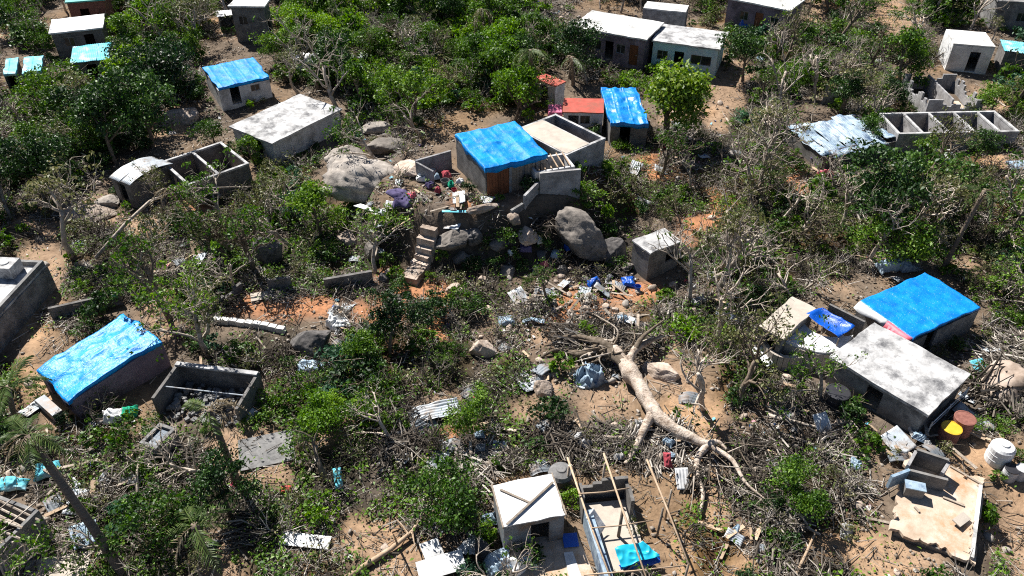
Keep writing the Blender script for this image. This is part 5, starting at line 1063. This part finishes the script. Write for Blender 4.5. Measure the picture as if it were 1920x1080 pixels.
for k, (px, sc, lab) in enumerate((((1890, 735), 2.0, 'grey mound of long dead hanging branches at the right edge'), ((1110, 625), 1.6, 'tan dome of dry brush behind the fallen tree roots'), ((740, 790), 1.3, 'brown heap of dry branches left of the mangled tin'))):
    t = brush(300+k, 190, 1.25, .75, rad=.018, ln=(.7, 1.9)); q = G(*px); e = empty('brush_heap', (q.x, q.y, T(q.x, q.y)), lab, 'brush heap', 'heaps of dead branches', 0, (sc,)*3); link('branches', t[0], e)
    if k == 0: link('mound', boulder_mesh('mound', MT['rocktan'], (.9, .8, .7), 70, 3, 4), e)
lm('grey mound of dead branches', 1890, 735); lm('tan brush dome', 1110, 615); lm('rubble slope', 1080, 575); lm('grey blue cloth bundle', 1102, 712); lm('brown block boulder', 905, 655); lm('rounded brown boulder', 853, 548); lm('blue plastic container', 1113, 530); lm('bent pale blue sheet', 1000, 604)

# ------------------------------------------------------------------ scattered plants, brush, stones and boards
def blocked(x, y, extra=0.0):
    bad = np.zeros(len(x), bool)
    for cx, cy, c, s, hw, hd in FOOT:
        dx, dy = x-cx, y-cy; bad |= (np.abs(dx*c + dy*s) < hw + extra) & (np.abs(-dx*s + dy*c) < hd + extra)
    return bad
def scatter(N, dens, hgt, spacing, extra=.3, top_ok=.2, seed=0, near=1.0):
    rs = np.random.default_rng(seed); x = rs.uniform(-78, 78, N); y = rs.uniform(13, 118, N); z = terr(x, y)
    px, py, d = proj(x, y, z + hgt*.5); ok = (px > -130) & (px < 2050) & (py > -60) & (py < 1180)
    c = cover_at(x, y, z + hgt*.5); ct = cover_at(x, y, z + hgt, False)
    inside = (px > 0) & (px < 1920) & (py > 0) & (py < 1080)
    c = np.where((~inside) & (c == CODES.index('X')), CODES.index('b'), c)
    D_ = np.array([dens.get(k, 0) for k in CODES]); area = 156*105
    ok &= rs.random(N) < D_[c]*area/N
    ok &= ~(np.isin(ct, [CODES.index('.'), CODES.index('o')]) & (c != ct) & (rs.random(N) > .35))
    ok &= rs.random(N) < np.where(d < 58, near, 1.0)
    if hgt > .3:                                     # trodden paths and bare yards
        for ex, ey, er in ((112, 425, 34), (100, 480, 36), (92, 540, 38), (72, 600, 36), (50, 660, 34), (95, 740, 30), (1130, 765, 72), (1275, 745, 55), (570, 582, 62), (480, 578, 52), (660, 575, 45), (705, 990, 62), (500, 865, 66), (1885, 940, 48), (1690, 1045, 62), (1335, 425, 36), (1235, 905, 42), (960, 790, 45), (1330, 165, 40), (270, 610, 36), (1180, 590, 40), (1590, 830, 30)):
            for hh in (.2, .7): qx, qy, _ = proj(x, y, z + hgt*hh); ok &= ((qx-ex)**2 + ((qy-ey)*1.25)**2 > er**2) | (rs.random(N) < .06)
    if hgt > 2:
        for ex, ey, er in ((1235, 640, 95), (560, 585, 130), (1130, 760, 130), (1100, 430, 85), (1230, 470, 70), (950, 330, 110)):
            for hh in (.3, .6, 1.0):
                qx, qy, _ = proj(x, y, z + hgt*hh); ok &= (qx-ex)**2 + (qy-ey)**2 > er**2
    ok &= ~((ct == CODES.index('X')) & inside & (rs.random(N) > top_ok)); ok &= ~blocked(x, y, extra)
    keep = []; cell = {}
    for i in np.nonzero(ok)[0]:
        k = (int(x[i]//spacing), int(y[i]//spacing)); good = True
        for a in (-1, 0, 1):
            for b in (-1, 0, 1):
                for j in cell.get((k[0]+a, k[1]+b), ()):
                    if (x[i]-x[j])**2 + (y[i]-y[j])**2 < spacing**2: good = False
        if good: cell.setdefault(k, []).append(i); keep.append(i)
    k = np.array(keep, int); return [(x[i], y[i], z[i], CODES[c[i]], px[i], py[i], d[i]) for i in k], rs
ORD = ['nearest', 'second nearest', 'third nearest', 'fourth nearest', 'fifth nearest', 'sixth nearest', 'seventh nearest', 'eighth nearest', 'ninth nearest', 'tenth nearest', 'eleventh nearest', 'twelfth nearest', 'thirteenth nearest', 'fourteenth nearest', 'fifteenth nearest', 'sixteenth nearest', 'seventeenth nearest', 'eighteenth nearest', 'nineteenth nearest', 'twentieth nearest']
def label_all(items):                                # (object, look, px, py): which one, told from the closest landmark
    B = {}
    for o, look, px, py in items:
        ph, lx, ly = min(LM, key=lambda q: (q[1]-px)**2 + ((q[2]-py)*1.4)**2); dx, dy = px-lx, (py-ly)*1.4
        w_ = ('right of the' if dx > 0 else 'left of the') if abs(dx) > abs(dy) else ('in front of the' if dy > 0 else 'behind the')
        B.setdefault((look, w_, ph), []).append((dx*dx + dy*dy, o))
    for (look, w_, ph), L in B.items():
        L.sort(key=lambda q: q[0])
        for k, (_, o) in enumerate(L): o['label'] = f"{look} {w_} {ph}" if len(L) == 1 else (f"{ORD[k]} {look} {w_} {ph}" if k < len(ORD) else f"farther {look} {w_} {ph}")
items = []
LOOK = {'g': 'leafy green shrub', 'G': 'bright green shrub', 'D': 'dark green shrub', 'b': 'sparse olive shrub', 'B': 'blue green shrub'}
pts, rs = scatter(60000, {'g': .75, 'G': .75, 'D': .55, 'b': .34, 'r': .08, 's': .3, '.': .012, 'o': .008}, 1.3, .8, .45, .15, 11)
sh = []
for (x, y, z, c, px, py, d) in pts:
    kd = {'g': ['g']*7 + ['B', 'D', 'b'], 'G': ['G']*7 + ['g']*3, 'D': ['D'], 'b': ['b']*3 + ['g']*4 + ['D', 'D', 'G'], 'r': ['b', 'g'], 's': ['D', 'b'], '.': ['g', 'G', 'b'], 'o': ['g', 'b']}[c]; kd = kd[rs.integers(len(kd))]
    sc = rs.uniform(.55, 1.25)*(1.0 if c in 'gGD' else .75)*(.8 if d < 38 else 1.0)*(1.12 if d > 70 else 1); i = rs.integers(len(SHR[kd])); vis = (0 < px < 1920) and (-5 < py < 1085)
    sh.append((sc/d*(1 if vis else .01), x, y, z, kd, i, sc, px, py))
sh.sort(key=lambda q: -q[0])
for _, x, y, z, kd, i, sc, px, py in sh[:300]:
    t = SHR[kd][i]; e = trunk_and_crown(t, 'shrub', 'shrub', 'shrub', (x, y, z), rs.uniform(0, 6.28), (sc*rs.uniform(.9, 1.2), sc*rs.uniform(.9, 1.2), sc*rs.uniform(.75, 1.15)), 'green shrubs on the slope', ('stems', 'foliage')); items.append((e, LOOK[kd], px, py))
def merge_far(lst, protos, name, label, step, grow):
    by = {}
    for _, x, y, z, kd, i, sc, px, py in lst: by.setdefault(kd, []).append((x, y, z, i, sc))
    for kd, L in by.items():
        VV = []; cache = {}
        for x, y, z, i, sc in L:
            if i not in cache:
                me = protos[kd][i][1]; V = np.empty(len(me.vertices)*3, np.float32); me.vertices.foreach_get("co", V); V = V.reshape(-1, 4, 3); V = V[np.random.default_rng(i).permutation(len(V))[:len(V)//step]]
                ctr = V.mean(1, keepdims=True); cache[i] = ctr + (V-ctr)*grow
            a = rs.uniform(0, 6.28); ca, sa = math.cos(a), math.sin(a); V = cache[i]*sc*np.array([1, 1, rs.uniform(.75, 1.15)])
            VV.append(np.stack([V[..., 0]*ca - V[..., 1]*sa + x, V[..., 0]*sa + V[..., 1]*ca + y, V[..., 2] + z], -1))
        V = np.concatenate(VV).reshape(-1, 3); me = fast_mesh(name, V, np.arange(len(V)).reshape(-1, 4), protos[kd][0][1].materials[0]); tag(link(name, me), label.format(LOOK[kd].replace(' shrub', '')), None, None, 'stuff')
merge_far(sh[300:], SHR, 'thicket', '{} thicket filling the slope between the houses', 2, 1.32)
# growth against the walls
wp = []
for (cx, cy, c, s_, hw, hd) in FOOT[:60]:
    for k in range(int((hw+hd)*1.5)):
        t_ = rs.uniform(-1, 1); sd = rs.integers(4); lx, ly = ((t_*hw, -hd-.25) if sd < 2 else (hw+.25, t_*hd) if sd == 2 else (-hw-.25, t_*hd)); x, y = cx + lx*c - ly*s_, cy + lx*s_ + ly*c
        z = T(x, y); px, py, d = proj(x, y, z+.4)
        if 0 < px < 1920 and 0 < py < 1080 and not blocked(np.array([x]), np.array([y]), .05)[0]: wp.append((x, y, z, px, py))
rs.shuffle(wp)
for (x, y, z, px, py) in wp[:130]:
    kd = 'gbDG'[rs.integers(4)]; sc = rs.uniform(.35, .7); i = rs.integers(len(SHR[kd])); e = trunk_and_crown(SHR[kd][i], 'wall_shrub', 's', 'shrub', (x, y, z), rs.uniform(0, 6.28), sc, 'shrubs against the walls', ('stems', 'foliage')); items.append((e, 'small ' + LOOK[kd], px, py))
for k in range(46):                                  # shrubs clinging to the hill face
    bx, by = rs.uniform(690, 1180), rs.uniform(415, 545); p = G(bx, by); z = p.z
    if blocked(np.array([p.x]), np.array([p.y]), 0)[0] or abs(bx-785) < 40 or 1035 < bx < 1135: continue
    kd = 'gDDb'[rs.integers(4)]; i = rs.integers(len(SHR[kd])); e = trunk_and_crown(SHR[kd][i], 'hill_shrub', 's', 'shrub', (p.x, p.y, z), rs.uniform(0, 6.28), rs.uniform(.4, .85), 'shrubs on the hill face', ('stems', 'foliage')); items.append((e, 'hillside ' + LOOK[kd], bx, by))
# leafless bushes
pts, rs = scatter(80000, {'b': .46, 'r': .14, 'g': .16, 's': .22, 'D': .25, 'G': .14, '.': .012, 'o': .01}, .7, .6, .3, .3, 17)
pts.sort(key=lambda q: q[6] + (0 if (0 < q[4] < 1920 and 0 < q[5] < 1080) else 500)); VV = []; QQ = []; off = 0
for k, (x, y, z, c, px, py, d) in enumerate(pts):
    sc = rs.uniform(.6, 1.2); i = rs.integers(5); a = rs.uniform(0, 6.28); sz = rs.uniform(.7, 1.2)
    if k < 290:
        e = trunk_and_crown(BARE[i], 'bare_bush', 'b', 'bush', (x, y, z), a, (sc, sc, sc*sz), 'leafless bushes', ('stems', 'foliage')); items.append((e, 'leafless twiggy bush', px, py))
    else:
        V = BARE[i][2]*sc*np.array([1, 1, sz]); ca, sa = math.cos(a), math.sin(a); VV.append(np.stack([V[:, 0]*ca - V[:, 1]*sa + x, V[:, 0]*sa + V[:, 1]*ca + y, V[:, 2] + z], -1)); QQ.append(BARE[i][3] + off); off += len(V)
tag(link('dead_thicket', fast_mesh('dead_thicket', np.concatenate(VV), np.concatenate(QQ), MT['twig'])), 'leafless grey thicket on the far slope', None, None, 'stuff')
# trees
pts, rs = scatter(40000, {'g': .034, 'G': .05, 'D': .12, 'b': .014}, 3.0, 1.7, .6, .12, 12, .22)
for (x, y, z, c, px, py, d) in pts:
    kd = {'g': 'g', 'G': 'G' if rs.random() < .55 else 'g', 'D': 'D', 'b': 'g'}[c]; sc = rs.uniform(.6, 1.15)*(.6 if d < 42 else 1.05); i = rs.integers(len(TRE[kd]))
    e = trunk_and_crown(TRE[kd][i], 'leafy_tree', 't', 'tree', (x, y, z), rs.uniform(0, 6.28), sc, 'leafy trees on the slope'); items.append((e, {'g': 'mid green tree', 'G': 'bright green tree', 'D': 'dark green tree'}[kd], px, py))
pts, rs = scatter(60000, {'b': .13, 'g': .045, 'r': .03, 'D': .03, 'G': .018, 's': .02, '.': .004}, 3.0, 1.2, .5, .15, 13, .8)
for (x, y, z, c, px, py, d) in sorted(pts, key=lambda q: q[6])[:300]:
    kd = 'b' if rs.random() < .62 else 'x'; sc = rs.uniform(.5, 1.25)*(.75 if d < 42 else 1.1); i = rs.integers(4)
    e = trunk_and_crown(TRE[kd][i], 'broken_tree', 't', 'tree', (x, y, z), 0, sc*np.array([1, 1, rs.uniform(.8, 1.2)]), 'storm stripped trees', rot=(rs.normal()*.22, rs.normal()*.22, rs.uniform(0, 6.28))); items.append((e, {'b': 'half bare broken tree', 'x': 'pale leafless broken tree'}[kd], px, py))
# heaps of cut and snapped branches
pts, rs = scatter(60000, {'b': .20, 'r': .10, 'g': .05, 's': .06, '.': .018, 'o': .012, 'G': .02}, .4, 1.0, .3, .3, 14)
pts.sort(key=lambda q: q[6]); BR2 = []; hb = []
for (hx, hy) in ((1010, 575), (1090, 640), (1180, 640), (1060, 640), (740, 830), (800, 840), (920, 840), (1000, 840), (1080, 830), (1140, 835), (1260, 850), (1500, 770), (1450, 840), (1400, 880), (1430, 930), (1480, 980), (1400, 950), (1330, 580), (1370, 620), (1300, 600), (880, 880), (330, 500), (400, 500), (250, 560), (200, 900), (300, 880), (1350, 900), (660, 560), (1560, 780), (1580, 860)):
    q = G(hx, hy)
    for k in range(3): x, y = q.x + rs.normal()*.8, q.y + rs.normal()*.6; px, py, d = proj(x, y, T(x, y)); hb.append((x, y, T(x, y) + .12*k, 'r', px, py, d))
pts = hb + pts
for (x, y, z, c, px, py, d) in pts:
    if not (-60 < px < 1980 and -20 < py < 1130): continue
    sc = rs.uniform(.5, 1.15)*(.8 if c in '.o' else 1)
    if len(BR2) < 290:
        i = rs.integers(len(BRU)); e = empty('brush_pile', (x, y, z), 'b', 'brush pile', 'piles of snapped branches', rs.uniform(0, 6.28), (sc, sc, sc*rs.uniform(.6, 1.2))); link('branches', BRU[i][0], e); items.append((e, 'pile of snapped branches', px, py)); BR2.append(e)
# stones
STN = [boulder_mesh('stone', MT['rocktan' if i % 3 else 'rockpale'], (1, .8, .6), 500+i, 6, 2) for i in range(6)]
pts, rs = scatter(40000, {'r': .34, 's': .14, 'o': .10, '.': .06, 'b': .03}, .1, .4, .1, .5, 15)
q0 = G(1080, 585)
for k in range(90): x, y = q0.x + rs.normal()*3.0, q0.y + rs.normal()*1.3; z = T(x, y); px, py, d = proj(x, y, z); pts.append((x, y, z, 'r', px, py, d))
pts = [q for q in pts if 0 < q[4] < 1920 and 0 < q[5] < 1080]; pts.sort(key=lambda q: q[6])
for (x, y, z, c, px, py, d) in pts[:300]:
    s = rs.uniform(.12, .34); o = link('stone', STN[rs.integers(6)], None, (x, y, z + s*.25), rot=(rs.normal()*.3, rs.normal()*.3, rs.uniform(0, 6.28)), scale=(s, s, s)); tag(o, 's', 'stone', 'loose stones'); items.append((o, 'loose stone', px, py))
# boards and scrap sheets lying about
BD = [MB().box((0, 0, 0), (1.6, .14, .035)).mesh('board', MT['wood']), MB().box((0, 0, 0), (1.0, .18, .03)).mesh('board', MT['woodpale']), MB().grid(corrugated(.8, 1.4, dent=.12, seed=3), .006).mesh('tin_scrap', MT['tin'], True), MB().grid(corrugated(.7, 1.0, dent=.2, seed=8, bend=.2), .006).mesh('tin_scrap', MT['tindark'], True), MB().grid(cloth(.75, .45, 18, 14, .16, 4, .0, 4.5), .006).mesh('plastic_scrap', MT['roofgrey'], False), MB().grid(cloth(.6, .5, 18, 14, .16, 5, .0, 4.5), .006).mesh('cloth_scrap', MT['tinblue'], False)]
BN = ['grey board lying', 'pale board lying', 'grey tin scrap lying', 'dark tin scrap lying', 'pale plastic scrap lying', 'blue grey cloth scrap lying']
pts, rs = scatter(40000, {'r': .2, 's': .2, 'b': .05, '.': .03, 'o': .02, 'g': .02}, .1, .5, .12, .4, 16)
HEAPS = ((1010, 560), (1060, 555), (1180, 605), (630, 600), (760, 850), (920, 832), (1000, 835), (1250, 835), (1500, 790), (1450, 865), (1640, 842), (1745, 822), (1850, 822), (1330, 565), (1150, 542), (880, 880), (370, 482), (330, 495), (1560, 325), (1700, 292), (1650, 502), (200, 900), (125, 930), (905, 1000), (1385, 1000), (860, 400), (700, 440), (1420, 620), (1100, 840), (985, 700))
hp = []
for (hx, hy) in HEAPS:
    q = G(hx, hy)
    for k in range(7): x, y = q.x + rs.normal()*.75, q.y + rs.normal()*.75; px, py, d = proj(x, y, T(x, y)); hp.append((x, y, T(x, y) + rs.uniform(0, .28), 'r', px, py, d))
pts.sort(key=lambda q: q[6]); pts = hp + pts; nbd = 0
for (x, y, z, c, px, py, d) in pts:
    if not (0 < px < 1920 and 0 < py < 1080) or nbd >= 420: continue
    nbd += 1; i = rs.choice(6, p=[.34, .22, .13, .17, .08, .06]); sc = rs.uniform(.5, 1.25); o = link(BD[i].name.split('.')[0], BD[i], None, (x, y, z + .12), rot=(rs.normal()*.15, rs.normal()*.15, rs.uniform(0, 6.28)), scale=(sc,)*3); tag(o, 's', {0: 'board', 1: 'board', 2: 'tin scrap', 3: 'tin scrap', 4: 'plastic scrap', 5: 'cloth scrap'}[int(i)], 'scattered boards and scrap'); items.append((o, BN[i], px, py))
label_all(items)

# ------------------------------------------------------------------ ground litter nobody could count
def sample(N, dens, seed, hgt=0.0, extra=.02):
    rs = np.random.default_rng(seed); x = rs.uniform(-78, 78, N*8); y = 13 + 105*rs.random(N*8)**1.7; z = terr(x, y); px, py, d = proj(x, y, z)
    ok = (px > -100) & (px < 2020) & (py > -40) & (py < 1160); x, y, z = x[ok], y[ok], z[ok]
    c = cover_at(x, y, z); D_ = np.array([dens.get(k, 0) for k in CODES]); cl = .12 + 1.7*smooth(-.15, .55, fbm(xyz(x*.7, y*.7, seed), 3))
    ok = (rs.random(len(x)) < D_[c]*cl) & ~blocked(x, y, extra); return xyz(x, y, z)[ok][:N], rs
def sticks(P, rs, L, r, up=.18):
    N = len(P); th = rs.uniform(0, np.pi, N); d = np.stack([np.cos(th), np.sin(th), rs.normal(size=N)*up], 1); d /= np.linalg.norm(d, axis=1, keepdims=True); a = np.cross(d, [0, 0, 1.]); a /= np.linalg.norm(a, axis=1, keepdims=True); b = np.cross(d, a); V = []
    L = L[:, None]; r = r[:, None]
    for e_, k in ((-1, 1.0), (1, .5)):
        for j in range(3): t_ = 2*np.pi*j/3; V.append(P + d*L*.5*e_ + (a*math.cos(t_) + b*math.sin(t_))*r*k)
    V = np.stack(V, 1).reshape(-1, 3); o = (np.arange(N)*6)[:, None]
    return V, np.concatenate([o + np.array([[j, (j+1) % 3, 3+(j+1) % 3, 3+j]]) for j in range(3)], 1).reshape(-1, 4)
P, rs = sample(46000, {'b': 1.0, 'r': .75, 'g': .4, 's': .5, '.': .16, 'o': .12, 'G': .25, 'D': .35, 'X': .15}, 21); P[:, 2] += rs.uniform(.01, .30, len(P))**1.3
V, Q_ = sticks(P, rs, rs.uniform(.2, 1.3, len(P)), rs.uniform(.008, .032, len(P))); tag(link('twig_litter', fast_mesh('twig_litter', V, Q_, MT['twig'])), 'grey and tan twigs strewn over the slope', None, None, 'stuff')
P, rs = sample(130000, {'g': 1.0, 'G': 1.0, 'D': .8, 'b': .55, 'r': .12, 's': .15, '.': .06, 'o': .04}, 22); P[:, 2] += rs.uniform(.02, .5, len(P))
V, Q_ = leaves(P, rs.normal(size=P.shape)*.6 + np.array([0, 0, 1.]), rs.uniform(.08, .26, len(P)), .5, rs); br_ = np.repeat(fbm(P*.45 + 9., 2) > .18, 1); Qb, Q_ = Q_[br_], Q_[~br_]; tag(link('regrowth', fast_mesh('regrowth', V, Qb, MT['leafbright'])), 'bright green patches of fresh regrowth', None, None, 'stuff'); tag(link('undergrowth', fast_mesh('undergrowth', V, Q_, MT['leafmid'])), 'low green undergrowth between the shrubs', None, None, 'stuff')
P, rs = sample(40000, {'b': 1.0, 'r': .8, 'g': .3, '.': .25, 'o': .18, 's': .6, 'X': .25}, 23); P[:, 2] += rs.uniform(.005, .08, len(P))
V, Q_ = leaves(P, rs.normal(size=P.shape)*.5 + np.array([0, 0, 1.]), rs.uniform(.06, .2, len(P)), .5, rs); tag(link('leaf_litter', fast_mesh('leaf_litter', V, Q_, MT['drygrass'])), 'dry leaf litter and straw on the dirt', None, None, 'stuff')
P, rs = sample(26000, {'r': 1.0, 's': .5, 'o': .3, '.': .22, 'b': .15, 'X': .2}, 24); N = len(P); c8 = np.array([[a, b, c] for c in (-1, 1) for (a, b) in ((-1, -1), (1, -1), (1, 1), (-1, 1))])*.5
S = rs.uniform(.04, .16, (N, 1, 1))*rs.uniform(.5, 1.4, (N, 1, 3)); V = (c8[None]*S*(1 + .5*rs.uniform(-1, 1, (N, 8, 1)))); th = rs.uniform(0, 6.28, N)[:, None]
V = np.stack([V[..., 0]*np.cos(th) - V[..., 1]*np.sin(th), V[..., 0]*np.sin(th) + V[..., 1]*np.cos(th), V[..., 2]], -1) + P[:, None] + np.array([0, 0, .02])
Fq = np.array([(3, 2, 1, 0), (4, 5, 6, 7), (0, 1, 5, 4), (1, 2, 6, 5), (2, 3, 7, 6), (3, 0, 4, 7)]); tag(link('rubble', fast_mesh('rubble', V.reshape(-1, 3), (np.arange(N)[:, None, None]*8 + Fq[None]).reshape(-1, 4), MT['rubble'])), 'small broken stone and brick rubble', None, None, 'stuff')
P, rs = sample(4200, {'r': .7, 's': 1.0, '.': .06, 'b': .06, 'o': .06}, 25); P[:, 2] += rs.uniform(.03, .12, len(P))
V, Q_ = leaves(P, rs.normal(size=P.shape)*.45 + np.array([0, 0, 1.]), rs.uniform(.1, .38, len(P)), .8, rs); tag(link('litter', fast_mesh('litter', V, Q_, MT['litter'])), 'small scraps of plastic, cloth and paper litter', None, None, 'stuff')
